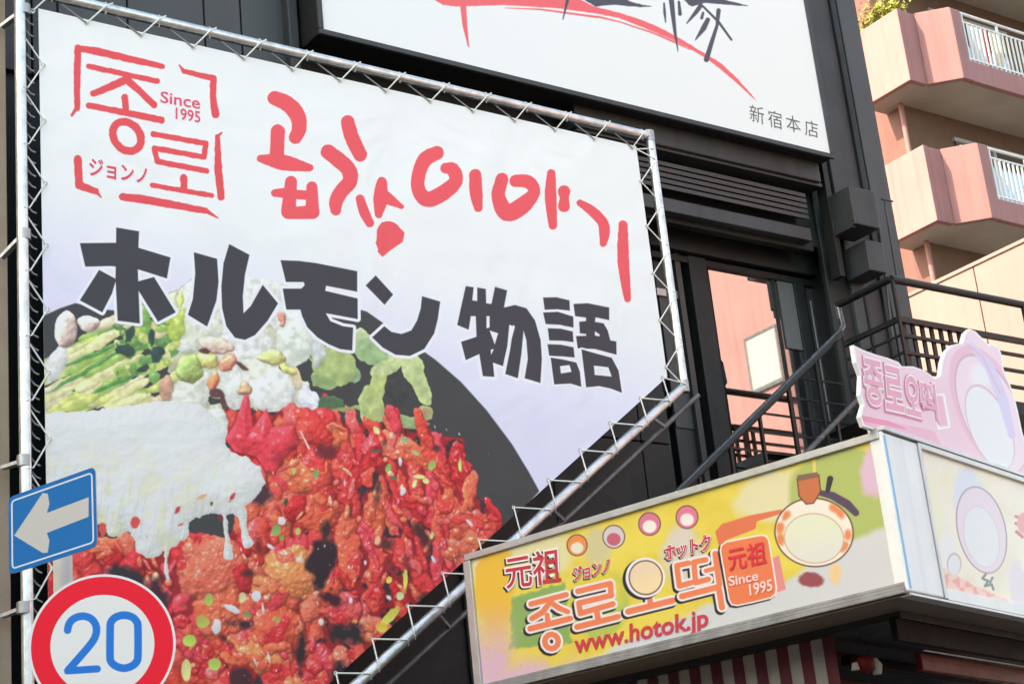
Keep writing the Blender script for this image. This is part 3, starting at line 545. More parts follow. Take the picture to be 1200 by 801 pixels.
    cv.shapes([('p', z(*o, (95, 90), (150, 98), (140, 190), (175, 195), (175, 100), (235, 110), (238, 210), (275, 215), (300, 95), (385, 120), (362, 240), (440, 222), (520, 245), (580, 330), (620, 470), (628, 600), (618, 768), (508, 735), (530, 600), (520, 470), (500, 400), (485, 560), (460, 735), (372, 705), (405, 540), (430, 370), (400, 360), (385, 520), (355, 650), (285, 625), (295, 725), (215, 720), (190, 565), (95, 608), (62, 480), (170, 445), (165, 300), (130, 300), (115, 395), (35, 362), (70, 200))),
               ('h', z(*o, (240, 300), (262, 300), (262, 380), (240, 385))), ('h', z(*o, (262, 400), (322, 420), (298, 500))), ('h', z(*o, (270, 535), (292, 530), (272, 572))), ('h', z(*o, (430, 360), (440, 375), (372, 620), (362, 615), (395, 470)))], INK, **L)
    L2 = dict(outline=2.2, ocol=(236, 234, 250))
    for q in (((637, 170), (730, 168), (822, 190), (825, 262), (740, 252), (648, 255)), ((637, 275), (740, 270), (848, 303), (850, 380), (750, 360), (655, 355)), ((670, 385), (760, 388), (845, 408), (850, 482), (770, 472), (680, 470)), ((668, 497), (760, 500), (850, 518), (858, 590), (780, 582), (680, 578))): cv.shapes([('p', z(*o, *q))], INK, **L2)
    cv.shapes([('p', z(*o, (690, 590), (780, 605), (870, 625), (895, 690), (905, 795), (830, 772), (715, 778))), ('h', z(*o, (755, 650), (822, 642), (836, 690), (762, 702)))], INK, **L2)
    cv.shapes([('p', z(*o, (850, 215), (950, 210), (1100, 240), (1100, 328), (1005, 308), (1000, 340), (1060, 350), (1090, 400), (1108, 470), (1150, 478), (1152, 570), (1000, 530), (880, 525), (868, 440), (940, 438), (938, 425), (895, 420), (890, 340), (938, 335), (938, 310), (862, 300))), ('h', z(*o, (1000, 405), (1035, 430), (1030, 442), (1000, 436)))], INK, **L2)
    cv.shapes([('p', [(681.5, 409), (697, 413.5), (717, 419), (725, 434), (729, 460), (716, 455), (702, 452), (687, 453.6)]), ('h', [(696, 428), (713, 430), (717, 441), (697, 439)])], INK, **L2)
    return cv
def build_banner():
    cv = paint_banner(); m = cv.material('banner vinyl print', rough=.5, bump=.3, spec=.25)
    b = thing('banner', 'big white banner with red Korean and black Japanese lettering above a red stir-fry dish', 'banner', (4.94, YB, 3.0))
    tl = PB.st(45, 10); tr = PB.st(748, 172); cr = PB.st(782, 441); d1 = PB.st(400, 787)
    k = (2.95 - d1[1]) / (cr[1] - d1[1]); bl = (d1[0] + (cr[0] - d1[0]) * k, 2.95)
    pts = [(tl[0], 2.95), bl, (cr[0], cr[1]), (cr[0], tr[1]), tl]
    cv.sheet('printed_sheet', pts, m, b, 0, .003)
    return b, dict(tl=tl, tr=tr, cr=cr, bl=bl)
banner, BC = build_banner()
lettering('Since', [(188.5, 107), (234, 114), (234, 128), (188, 120)], PB, (236, 70, 110), banner, off=.012)
lettering('1995', [(206, 126), (234.5, 131), (234.5, 144), (206, 139.5)], PB, (236, 70, 110), banner, off=.012)
lettering('ジョンノ', [(105, 185), (172, 197), (172, 216), (105, 205.5)], PB, (232, 64, 96), banner, off=.02)

# ---- pipe frame, clamps, cords and eyelets
frame = thing('pipe_frame', 'galvanised pipe frame around the big banner with one slanting lower side', 'pipe frame', (4.8, YB, 3.0))
R1 = .043
def pp(px, py, Y=YB): return onY(px, py, Y)
xl = pp(28, 400).x; zt = pp(343, 61.5).z; xr = (pp(766, 190).x + pp(800, 448).x) / 2; cz = pp(800, 452).z
dgA = Vector((xr, YB, cz)); dd = (pp(430, 796) - pp(556, 681)); dd = dd / abs(dd.z); dgB = dgA + dd * (cz - 2.6)
M_ = M['galv']
MB().tube([(xl, YB, 2.6), (xl, YB, zt + .9)], R1, 14).build('pipe', M_, frame)
MB().tube([(xl - .25, YB, zt), (xr + .01, YB, zt)], R1, 14).build('pipe', M_, frame)
MB().tube([(xr, YB, zt + .02), (xr, YB, cz - .02)], R1, 14).build('pipe', M_, frame)
MB().tube([dgA, dgB], R1, 14).build('pipe', M_, frame)
for p in (Vector((xr, YB, zt)), dgA): MB().tube([p + Vector((0, -.002, -.06)), p + Vector((0, -.002, .05))], .046, 14).build('pipe_joint', M['galv2'], frame)
YR = 12.42                                  # the rear frame, carrying the front one
a2, b2 = pp(818, 463, YR), pp(456, 801, YR); b2 = a2 + (b2 - a2) * 1.6
MB().tube([a2, b2], .026, 12).build('rear_pipe', M['galv3'], frame)
MB().tube([(xr + .14, YR, zt + .1), (xr + .14, YR, a2.z)], .02, 10).build('rear_pipe', M['black'], frame)
MB().tube([(xl + .2, YR, 2.6), (xl + .2, YR, zt)], .028, 12).build('rear_pipe', M['black'], frame)
for i, t in enumerate((.08, .3, .52, .74, .95)):
    p = dgA.lerp(dgB, t); q = a2.lerp(b2, t); MB().bar(p, q, .02, .03).build('bracket', M['galv2'], frame)
# clamps that hold the frame to the neighbour's wall
for (x0, y0, x1, y1) in ((28, 12, 2, 32), (28, 275, 2, 302), (28, 540, 3, 548), (28, 712, 2, 722)):
    a = pp(x0, y0); b = pp(x1, y1, 12.15); mb = MB(); mb.bar(a, b, .05, .025); mb.tube([a + Vector((0, 0, -.04)), a + Vector((0, 0, .04))], .05, 12); mb.build('clamp', M['galv2'], frame)
z_ = 3.0
while z_ < zt - .06:
    MB().tube([(xl + .055, YB + .10, z_ + .055), (xl + .09, YB + .12, z_ + .03), (xl + .125, YB + .12, z_ - .01), (xl + .15, YB + .10, z_ - .03)], .008, 6).build('tie_wire', M['galv2'], frame); z_ += .098 + random.uniform(-.008, .008)
def eyelet(p):
    mb = MB(); n = 10; r1, r2 = .009, .019
    v = []; f = []
    for k in range(n):
        c, s = math.cos(2 * math.pi * k / n), math.sin(2 * math.pi * k / n)
        v += [(p.x + c * r1, p.y - .006, p.z + s * r1), (p.x + c * r2, p.y - .005, p.z + s * r2)]
        j = (k + 1) % n; f.append((2 * k, 2 * j, 2 * j + 1, 2 * k + 1))
    mb.add(v, f); mb.build('eyelet', M['eyelet'], banner)
def cord(pts, r=.0065, m='cord'): MB().tube(pts, r, 6).build('cord', M[m], frame)
def front(q): return Vector((q[0], q[1] - R1 - .006, q[2]))
# top edge
e0, e1 = pp(101, 21), pp(740, 171); n = 12
zE = BC['tl'][1] - .035
for i in range(-1, n + 1):
    x = e0.x + (e1.x - e0.x) * i / n
    if i < 0: x += .02
    p = Vector((x, YB, zE)); eyelet(p); h = (e1.x - e0.x) / n
    j = random.uniform(-.02, .02)
    cord([p + Vector((0, -.008, 0)), (x + h * (.3 + j), YB - R1 - .005, zt - .012), (x + h * (.46 + j), YB - .02, zt + R1 + .006), (x + h * (.5 + j), YB + R1 + .008, zt)])
    cord([p + Vector((0, -.008, 0)), (x - h * (.16 + j), YB - .004, zE + .045), (x - h * (.42 + j), YB + .012, zt - R1 - .004), (x - h * (.48 + j), YB + R1 + .008, zt)], m='cord_shaded')  # other leg of the same lace, coloured as if in shade
    MB().tube([(x + h * (.34 + j), YB, zt - R1 - .008), (x + h * (.345 + j), YB - R1 - .008, zt), (x + h * (.35 + j), YB, zt + R1 + .008)], .006, 6).build('cord', M['cord'], frame)
# left edge
ys = [77, 142, 215, 287, 362, 436, 514, 590, 665]
for y in ys:
    p = pp(52, y); p = Vector((BC['tl'][0] + .03, YB, p.z)); eyelet(p); dz = .22
    cord([p + Vector((0, -.008, 0)), (xl + R1 + .01, YB - .01, p.z - dz), (xl, YB - R1 - .006, p.z - dz - .02)]); cord([p + Vector((0, -.006, 0)), (xl + R1, YB + .02, p.z + dz), (xl, YB + R1, p.z + dz + .03)])
# right edge
for y in (213, 264, 318, 372, 426):
    p = pp(750, y); p = Vector((BC['tr'][0] - .03, YB, p.z)); eyelet(p); dz = .2
    cord([p + Vector((0, -.008, 0)), (xr - R1 + .01, YB - .03, p.z + dz), (xr + .01, YB - R1 - .006, p.z + dz + .03)]); cord([p + Vector((0, -.006, 0)), (xr - R1, YB - .01, p.z - .13), (xr, YB - R1 - .006, p.z - .17)])
p = Vector((BC['tr'][0] - .03, YB, zE)); cord([p, (xr - .01, YB - R1 - .006, zE + .02)]); cord([p, (xr - .01, YB - R1 - .006, zE - .09)])
# slanting edge
for (x, y) in ((778, 444), (752, 468), (716.5, 497), (681.7, 529), (644.6, 564), (604, 596), (563, 634), (521, 673), (480, 711), (438.5, 750), (396, 790)):
    p = pp(x, y); p = p + Vector((-.02, 0, .01)); eyelet(p)
    def on_diag(hx, hz):                      # where the cord from p in direction (hx,hz) meets the pipe axis
        d = dgB - dgA; det = d.x * hz - d.z * hx; k = ((p.x - dgA.x) * hz - (p.z - dgA.z) * hx) / det; return dgA + d * k
    for h in ((1, -.02), (.05, -1)):
        q = on_diag(*h)
        if q.z > cz: q = dgA
        cord([p + Vector((0, -.008, 0)), q.lerp(p, .1) + Vector((0, -R1 - .004, 0)), q + Vector((.0, -R1 - .008, 0)), q + Vector((.03, -.01, -.035))])

# ================================================================== brown neighbour on the left
nb = thing('brown_building', 'tall brown building with vertical siding boards, cut off by the left edge', 'building', (4.0, 12.25, 0))
xb = 12.2 * .3915
MB().box(-40, 12.26, 0, xb - .02, 20, 33).build('wall', M['brownd'], nb)
x = xb; i = 0
while x > xb - 3.2:
    wd = .135; MB().box(x - wd, 12.2, 0, x - .018, 12.27, 33).build('siding_board', M['brown'], nb, bevel=.006); x -= wd + .004; i += 1
mb = MB(); mb.box(-40, 12.2, 0, x, 12.255, 33); mb.build('wall_cladding', M['brown'], nb)

# ================================================================== black building
bb = thing('black_building', 'black clad building behind the banner with louvres, pillars and a glass door', 'building', (10, YW, 0))
def wbox(name, px0, py0, px1, py1, Yf, Yb, m, bevel=.006, label=None):
    """box whose front face at Y=Yf covers the given corner points of the facade"""
    a, b = onY(px0, py0, Yf), onY(px1, py1, Yf)
    return MB().box(min(a.x, b.x), Yf, min(a.z, b.z), max(a.x, b.x), Yb, max(a.z, b.z)).build(name, M[m] if isinstance(m, str) else m, bb, bevel, label)
def r2(xr_, zr_, Y): return (xr_ * Y, 1.6 + zr_ * Y)
def fbox(name, x0, z0, x1, z1, Yf, Yb, m, bevel=.006):      # x/y and z/y ratios
    A = r2(x0, z0, Yf); B = r2(x1, z1, Yf)
    return MB().box(A[0], Yf, A[1], B[0], Yb, B[1]).build(name, M[m], bb, bevel)
xe = 1.192 * YW
TOP = 13.6
# main shell: left of the door, above the door, right of the door, below
xd0, xd1 = .898 * YW, 1.10 * YW; zd1 = 1.6 + .575 * YW; zd0 = 5.9
MB().box(xb + .01, YW, 0, xd0, 20, TOP).build('wall', M['dark2'], bb)
MB().box(xd0, YW + .9, 0, xd1, 20, TOP).build('wall', M['black'], bb)
MB().box(xd1, YW, 0, xe, 20, TOP).build('wall', M['dark2'], bb)
MB().box(xd0 + .001, YW, zd1, xd1 - .001, YW + .9, TOP).build('wall', M['dark2'], bb)
MB().box(xd0 + .001, YW + .001, 0, xd1 - .001, YW + .9, zd0).build('wall', M['dark2'], bb)
# upper left cladding panels with upright joints
edges = [68, 150, 240, 283, 336]
zlo = 9.1; prev = None
xs = [onY(e, 30, YW - .05).x for e in edges]
for a, b in zip(xs[:-1], xs[1:]): MB().box(a + .008, YW - .05, zlo, b - .008, YW + .02, TOP + .1).build('panel', M['panelg'], bb, .008)
a = onY(336, 30, YW - .12); b = onY(347, 30, YW - .12); MB().box(a.x, YW - .16, zlo, b.x, YW + .02, TOP + .1).build('pilaster', M['dark'], bb, .01)
a = xb + .03
while a < xs[0] - .1: MB().box(a, YW - .05, zlo, min(a + .42, xs[0] - .008), YW + .02, TOP + .1).build('panel', M['dark'], bb, .008); a += .436
# lower wall cladding beside and below the banner
xx = 9.0
while xx < xd0 - .05:
    x2 = min(xx + 1.1, xd0 - .02); MB().box(xx, YW - .03, 3.0, x2 - .012, YW + .01, 6.55).build('panel', M['dark2'], bb, .008); MB().box(xx, YW - .03, 6.565, x2 - .012, YW + .01, 8.0).build('panel', M['dark2'], bb, .008); xx = x2
# beam under the signboard and the louvre
fbox('beam', .845, .638, 1.108, .664, 12.62, YW + .02, 'dark', .015)
fbox('beam', .845, .6335, 1.108, .6368, 12.66, YW + .02, 'slat', .004)
fbox('louvre_box', .85, .5915, 1.085, .634, 12.895, YW + .03, 'black')
n = 5
for i in range(n):
    zc = .5985 + (.6185 - .5985) * i / (n - 1); z_ = 1.6 + zc * 12.8
    mb = MB(); x0, x1 = .852 * 12.75, 1.083 * 12.75
    mb.add([(x0, 12.72, z_ - .032), (x1, 12.72, z_ - .032), (x1, 12.86, z_ + .03), (x0, 12.86, z_ + .03), (x0, 12.72, z_ + .012), (x1, 12.72, z_ + .012), (x1, 12.86, z_ + .062), (x0, 12.86, z_ + .062)],
           [(0, 3, 2, 1), (4, 5, 6, 7), (0, 1, 5, 4), (1, 2, 6, 5), (2, 3, 7, 6), (3, 0, 4, 7)])
    mb.build('louvre_slat', M['slat'], bb)
fbox('louvre_sill', .85, .580, 1.085, .5915, 12.68, 12.9, 'dark', .008)
fbox('lintel', .87, .5705, 1.085, .579, 12.80, 12.899, 'black', .008)
# door recess: frame members, side light, door leaf
YD = 13.22
def dbox(name, x0, z0, x1, z1, yf, yb, m, bev=.006, par=None):
    A = r2(x0, z0, yf); B = r2(x1, z1, yf); return MB().box(A[0], yf, A[1], B[0], yb, B[1]).build(name, M[m], par or bb, bev)
dz0 = .33
dbox('door_head', .905, .548, 1.10, .574, YD - .12, YD + .1, 'dark2', .01)
dbox('door_head', .905, .538, 1.10, .5435, YD - .05, YD + .1, 'black')
door = MB().box(*(r2(.952, 0, YD)[0], YD, 5.95), r2(1.088, 0, YD)[0], YD + .02, 1.6 + .5384 * YD).build('door', M['black'], bb)
def dpart(name, x0, z0, x1, z1, yf, yb, m, bev=.004): return dbox(name, x0, z0, x1, z1, yf, yb, m, bev, door)
dbox('door_post', .942, dz0, .9605, .545, YD - .06, YD + .08, 'dark2', .01)
dbox('door_post', .9275, dz0, .933, .545, YD - .04, YD + .08, 'slat', .006)
dpart('glass', .9615, dz0, 1.0315, .5385, YD - .012, YD - .004, 'glass', 0)
dpart('glass', .9615 + .0705, dz0, 1.0545, .5385, YD - .010, YD - .004, 'glassd', 0)
MB().box(1.0335 * YD, YD - .03, 1.6 + .478 * YD, 1.0525 * YD, YD - .013, 1.6 + .536 * YD).build('painted_reflection', M['painted_reflection'], door)  # grey plate imitating a pale reflection in the glass
dpart('stile', 1.0545, dz0, 1.066, .5385, YD - .05, YD + .02, 'dark2', .008)
dpart('glass', 1.067, dz0, 1.079, .5385, YD - .010, YD - .004, 'glassd', 0)
dpart('stile', 1.079, dz0, 1.087, .5385, YD - .05, YD + .02, 'dark2', .008)
dpart('stile', 1.03, dz0, 1.0325, .5385, YD - .03, YD, 'dark2', .004)
dpart('handle', 1.0705, .42, 1.0718, .525, YD - .09, YD - .075, 'galv2', .003)
sl = dbox('side_window', .905, dz0, .9265, .54, YD + .03, YD + .05, 'dark', 0)
dbox('pane', .906, .40, .925, .505, YD + .015, YD + .022, 'panelg', 0, sl)
dbox('window_bar', .905, .506, .9265, .512, YD - .01, YD + .025, 'alu', .003, sl)
# right hand pillars with upright joints
for (x0, x1, yf, m) in ((1.094, 1.121, 12.85, 'dark2'), (1.1225, 1.158, 12.8, 'dark'), (1.1595, 1.166, 12.76, 'dark2'), (1.168, 1.1915, 12.8, 'panelg')):
    A = x0 * yf; B = x1 * yf; MB().box(A, yf, 5.2, B, YW + .02, TOP + .15).build('pilaster', M[m], bb, .012)
for (x0, x1, yf, m, z0, z1) in ((1.112, 1.118, 12.66, 'black', 8.6, TOP),): MB().box(x0 * yf, yf, z0, x1 * yf, 12.8, z1).build('seam_strip', M[m], bb, .004)
# small equipment boxes on the pillars
def pbox(px0, py0, px1, py1, yf, yb, m, bev=.012, name='junction_box'):
    a = onY(px0, py0, yf); b = onY(px1, py1, yf); return MB().box(a.x, yf, b.z, b.x, yb, a.z).build(name, M[m], bb, bev)
jb = pbox(995, 217, 1032, 268, 12.35, 12.75, 'dark'); MB().box(onY(990, 217, 12.4).x, 12.4, onY(0, 262, 12.4).z if False else onY(1000, 266, 12.4).z, onY(994, 217, 12.4).x, 12.7, onY(1000, 222, 12.4).z).build('hinge_strip', M['slat'], jb)
pbox(1014, 280, 1040, 320, 12.45, 12.8, 'dark')
MB().tube([onY(1026, 232, 12.6), onY(1047, 400, 12.6)], .014, 8).build('conduit', M['slat'], bb)
MB().tube([onY(1036, 232, 12.6), onY(1052, 330, 12.6)], .012, 8).build('conduit', M['slat'], bb)
MB().tube([onY(1033, 233, 12.55), onY(1046, 236, 12.55)], .012, 8).build('conduit', M['slat'], bb)
MB().box(xb + .01, YW - .1, TOP, xe + .05, 20.1, TOP + .2).build('parapet_cap', M['dark'], bb, .02)

# ================================================================== white signboard above the banner
YS = 12.45; PS = Plane((0, YS), (1, 0))
sb = thing('signboard', 'large white signboard with red brush swash and black calligraphy above the banner', 'signboard', (.622 * YS, YS, 9.9))
def paint_sign():
    s0 = .6235 * YS; s1 = 1.1245 * YS; t0 = 1.6 + .668 * YS; cv = Canvas(PS, s0, t0, s1, t0 + 3.0, 200, (.915, .915, .92))
    def z(o, *pts): return [(o + p[0] / 5.98, p[1] / 5.98) for p in pts]
    Rd = (252, 100, 108)
    up = z(500, (60, -30), (300, -60), (700, -70), (1000, -40)) + z(700, (-20, 48), (150, 90), (300, 138), (420, 188), (560, 258), (740, 368), (870, 448), (990, 560), (1120, 710))
    lo = z(700, (1108, 704), (960, 568), (850, 474), (740, 396), (530, 280), (330, 198), (150, 128), (0, 98)) + z(500, (900, 58), (550, 38), (200, 48), (110, 36), (50, 0))
    cv.poly(up + lo, Rd, wob=.5)
    cv.poly(z(500, (232, 30), (276, 40), (284, 180), (298, 335), (288, 330), (250, 180)), Rd)
    cv.stroke(z(500, (550, 58), (800, 68), (1196, 122)) , [.4, 1, 1.3], Rd); cv.stroke(z(700, (0, 118), (160, 156), (400, 236), (540, 296), (650, 350)), [1.2, .8, 1, 1.2, .4], Rd)
    K = (72, 72, 84)
    cv.stroke(z(500, (1000, -60), (985, 10), (955, 138)), [2, 1.8, .5], K)
    cv.poly(z(700, (-110, -10), (-80, 10), (-10, 50), (60, 38), (130, 36), (230, 46), (310, 52), (395, 46), (310, 36), (230, 10), (120, -40), (-60, -40)), K, wob=.6)
    cv.stroke(z(700, (468, 25), (472, 90), (479, 158)), [1, 1.6, .6], K); cv.stroke(z(700, (515, -40), (530, 100), (545, 230), (566, 362)), [3.2, 2.6, 1.8, .4], K); cv.stroke(z(700, (572, 15), (580, 100)), [1.4, 2.2], K)
    cv.poly(z(700, (590, -20), (640, 34), (665, 48), (700, 38), (760, 22), (900, 34), (1000, 42), (1058, 42), (940, 12), (800, -20)), K, wob=.5)
    cv.stroke(z(700, (725, 42), (690, 90), (628, 165)), [2.6, 2.4, .7], K); cv.stroke(z(700, (740, 45), (850, 155), (940, 280)), [1.2, 1.5, 1.3], K); cv.stroke(z(700, (742, 92), (732, 128)), [1.4, 1.8], K)
    cv.stroke(z(700, (775, 140), (745, 200), (688, 282)), [2.6, 3.2, .6], K); cv.stroke(z(700, (850, 75), (840, 180), (795, 320), (765, 420)), [2.6, 1.8, 2.6, 3], K)
    return cv
cvs = paint_sign(); ms = cvs.material('signboard print', rough=.35, spec=.4)
s0, t0, s1, t1 = cvs.r
cvs.sheet('face', [(s0, t0), (s1, t0), (s1, t1), (s0, t1)], ms, sb, 0, .01)
MB().box(s0 - .04, YS + .012, t0 - .04, s1 + .04, YW - .01, t1 + .04).build('box', M['black'], sb, .01)
MB().box(s0 - .05, YS - .015, t0 - .055, s1 + .05, YS + .02, t0 - .002).build('frame_rail', M['dark'], sb, .006)
MB().box(s0 - .05, YS - .015, t0, s0 - .002, YS + .02, t1).build('frame_rail', M['dark'], sb, .006)
MB().box(s1 + .002, YS - .015, t0, s1 + .05, YS + .02, t1).build('frame_rail', M['dark'], sb, .006)
MB().box(s0 - .05, YS - .015, t1 + .002, s1 + .05, YS + .02, t1 + .05).build('frame_rail', M['dark'], sb, .006)
for ch, q in (('新', [(877.5, 122), (895, 126), (896, 146.5), (879, 142)]), ('宿', [(899, 128), (915.5, 132), (917, 152.5), (901, 148.5)]), ('本', [(920, 133.5), (937, 138), (939, 157), (922, 153)]), ('店', [(942, 139.5), (958, 143.5), (959.5, 162.5), (943.5, 158.5)])):
    lettering(ch, q, PS, (84, 84, 86), sb, off=-.004)

# ================================================================== corner light box with the shop sign
cyc = 8.0; cor = np.array([1.1285 * cyc, cyc]); df = np.array([-.256, .967]); df /= np.linalg.norm(df); ds = np.array([.967, .256]); ds /= np.linalg.norm(ds)
PF = Plane(cor, -df)          # front face: s runs from the far end (negative) to the corner (0)
PR = Plane(cor, ds)           # side face: s runs from the corner to the right
LF = -PF.st(552, 725)[0]
zt2 = (PF.st(1035, 500)[1] + PF.st(560, 648)[1]) / 2; zb2 = (PF.st(1067, 705)[1] + PF.st(575, 801)[1]) / 2
wp = PR.st(1091, 610)[0]      # width of the white corner column
LR = 3.4
cb = thing('corner_lightbox', 'yellow shop sign box with orange Korean lettering wrapping round the corner under the stairs', 'shop sign', (cor[0], cor[1], zb2))
def paint_front():
    cv = Canvas(PF, -LF, zb2, 0, zt2, 300, (.86, .78, .32)); X, Y = cv.X, cv.Y; w = (slice(None), slice(None))
    n = fbm(X / 40, Y / 22, 70, 3)
    cv.c[:] = lerp_col([(0, (216, 190, 78)), (.5, (228, 206, 92)), (1, (232, 214, 104))], n)
    cv.blob(610, 652, 70, 38, -.25, (222, 214, 168), soft=14, rough=.3, seed=71); cv.blob(578, 690, 26, 60, 0, (232, 186, 74), soft=6, rough=.3, seed=72); cv.blob(700, 640, 22, 26, .2, (206, 196, 150), soft=10, rough=.3, seed=82)
    cv.poly([(598, 700), (660, 682), (668, 752), (596, 760)], (134, 172, 100), wob=3, aa=3); cv.blob(700, 710, 40, 40, 0, (178, 192, 96), soft=8, rough=.4, seed=84)
    cv.blob(905, 578, 50, 34, -.2, (222, 212, 172), soft=10, rough=.25, seed=73); cv.blob(985, 590, 62, 72, -.2, (172, 184, 108), soft=6, rough=.12, seed=74); cv.blob(800, 655, 34, 44, 0, (214, 202, 190), soft=12, rough=.3, seed=75)
    cv.blob(1028, 548, 22, 40, 0, (216, 180, 206), soft=8, rough=.4, seed=76); cv.blob(700, 690, 40, 24, 0, (222, 200, 80), soft=10, rough=.4, seed=77); cv.poly([(950, 520), (954, 519), (956, 560), (952, 562)], (226, 200, 110))
    # lilac lower left and pale grey lower band that climbs to the right
    k = sm(-14, 16, Y - (775 - .0 * X) - 30 * (fbm(X / 26, Y / 26, 78, 3) - .5)) * sm(700, 640, X); k = np.maximum(k, sm(690, 780, Y) * sm(612, 585, X)); cv.put(w, k, np.array((216, 180, 198)) / 255.)
    edge = np.interp(X.astype(np.float64), [550, 640, 700, 760, 830, 900, 980, 1070], [810, 792, 768, 738, 706, 690, 640, 600]).astype(np.float32)
    cv.put(w, sm(-5, 6, Y - edge - 10 * (fbm(X / 20, Y / 20, 79, 3) - .5)), np.array((205, 206, 210)) / 255.)
    for i in range(40): cv.blob(random.uniform(560, 640), random.uniform(735, 800), 1.6, 1.6, 0, (226, 196, 90), rough=.1)
    # orange ribbon, rings and a few round motifs
    cv.poly([(837, 622), (845, 613), (878, 603), (914, 596), (918, 600), (886, 610), (884, 619), (850, 632), (842, 642)], (224, 116, 86)); cv.poly([(900, 655), (912, 650), (920, 690), (908, 694)], (224, 140, 140))
    for (x, y, r, c, c2) in ((675, 638, 11.5, (236, 140, 80), (226, 222, 205)), (718, 628, 12.5, (206, 200, 206), (196, 96, 118)), (760, 613, 12.5, (216, 120, 150), (236, 228, 220)), (804, 605, 12.5, (226, 120, 150), (240, 226, 226))):
        cv.blob(x, y, r + 1.3, r + 1.9, 0, (112, 78, 78), rough=0); cv.blob(x, y, r, r + .6, 0, c, rough=0); cv.blob(x, y + 3, r * .68, r * .62, 0, c2, rough=0)
    cv.blob(953, 623, 47.4, 41.5, .1, (92, 62, 52), rough=0, soft=1.2); cv.blob(953, 623, 45.6, 39.7, .1, (236, 226, 216), rough=0)
    for a in (-.95, -.7, .1, .5, 2.9, 3.3, 3.75): cv.blob(953 + 40 * math.cos(a), 623 + 34.5 * math.sin(a), 6, 9, a, (230, 138, 92), rough=.2, soft=3)
    cv.shapes([('s', [(958, 576), (975, 580), (992, 590), (1002, 600)], [3, 4.5, 5, 4])], (84, 66, 92)); cv.stroke([(972, 560), (969, 574)], [3.6, 2.6], (52, 44, 58)); cv.poly([(934, 560), (958, 556), (960, 575), (952, 588), (944, 589), (936, 580)], (200, 112, 76), outline=1.4, ocol=(96, 60, 48)); cv.poly([(933, 556), (957, 552), (958, 558), (934, 563)], (132, 96, 84))
    cv.blob(953, 630, 36, 30, .1, (208, 160, 130), rough=0); cv.blob(953, 630, 34.8, 28.8, .1, (222, 224, 200), (220, 218, 212), rough=0)
    cv.blob(950, 679, 17, 10, .1, (150, 76, 82), rough=.2, soft=2); cv.blob(978, 672, 8, 13, 0, (232, 200, 150), rough=.2, soft=1.5)
    # letter parts with dark shade and pale rim
    OR_ = (236, 128, 92)
    def lt(items, dx=-2, dy=2.4):
        cv.shapes([(i[0], [(p[0] + dx, p[1] + dy) for p in i[1]]) + tuple(i[2:]) for i in items], (36, 34, 48), outline=3, ocol=(36, 34, 48)); cv.shapes(items, OR_, outline=2.6, ocol=(232, 226, 228))
    lt([('s', [(621, 707), (662, 696)], 3.2), ('s', [(645, 703), (634, 717), (622, 724)], [3, 3.4, 3.2]), ('s', [(644, 705), (654, 712), (664, 716)], [3, 3.2, 3]), ('s', [(640, 720), (641, 730)], 3), ('s', [(620, 736), (667, 724)], 3.4), ('s', [(645 + 8 * math.cos(a), 751 + 8.5 * math.sin(a)) for a in [i * math.pi / 6 for i in range(13)]], 3.2)])
    lt([('s', [(676, 692), (714, 683), (715, 697), (677, 706), (679, 718), (717, 707)], 3.3), ('s', [(698, 714), (700, 727)], 3.4), ('s', [(675, 734), (723, 722)], 3.4)])
    lt([('s', [(760, 698), (761, 708)], 3.2), ('s', [(735, 716), (787, 703)], 3.6)])
    cv.blob(752, 678, 24, 24.5, 0, (34, 32, 46), rough=0); cv.blob(755, 676, 23.5, 24, 0, (232, 228, 230), rough=0); cv.blob(755.5, 676, 20.5, 21, 0, (104, 74, 64), rough=0); cv.blob(755.5, 676, 19, 19.5, 0, (232, 206, 178), (238, 214, 170), rough=0)
    lt([('s', [(806, 659), (792, 662), (795, 686), (809, 682)], 3.2), ('s', [(826, 655), (812, 658), (814, 682), (829, 678)], 3.2), ('s', [(837, 648), (842, 684)], 3.4), ('s', [(826, 668), (838, 665)], 2.6), ('s', [(798, 698), (841, 687), (845, 711)], 3.5)])
    # badge
    bd = [(844, 645), (845, 639), (850, 635), (870, 631), (891, 627), (896, 628), (899, 633), (904, 662), (908, 689), (907, 695), (902, 699), (882, 704), (863, 708), (857, 707), (854, 702)]
    cv.shapes([('p', [(p[0] - 2, p[1] + 2) for p in bd])], (40, 36, 50), outline=2, ocol=(40, 36, 50)); cv.shapes([('p', bd)], (234, 124, 84), outline=1.8, ocol=(236, 230, 230))
    return cv
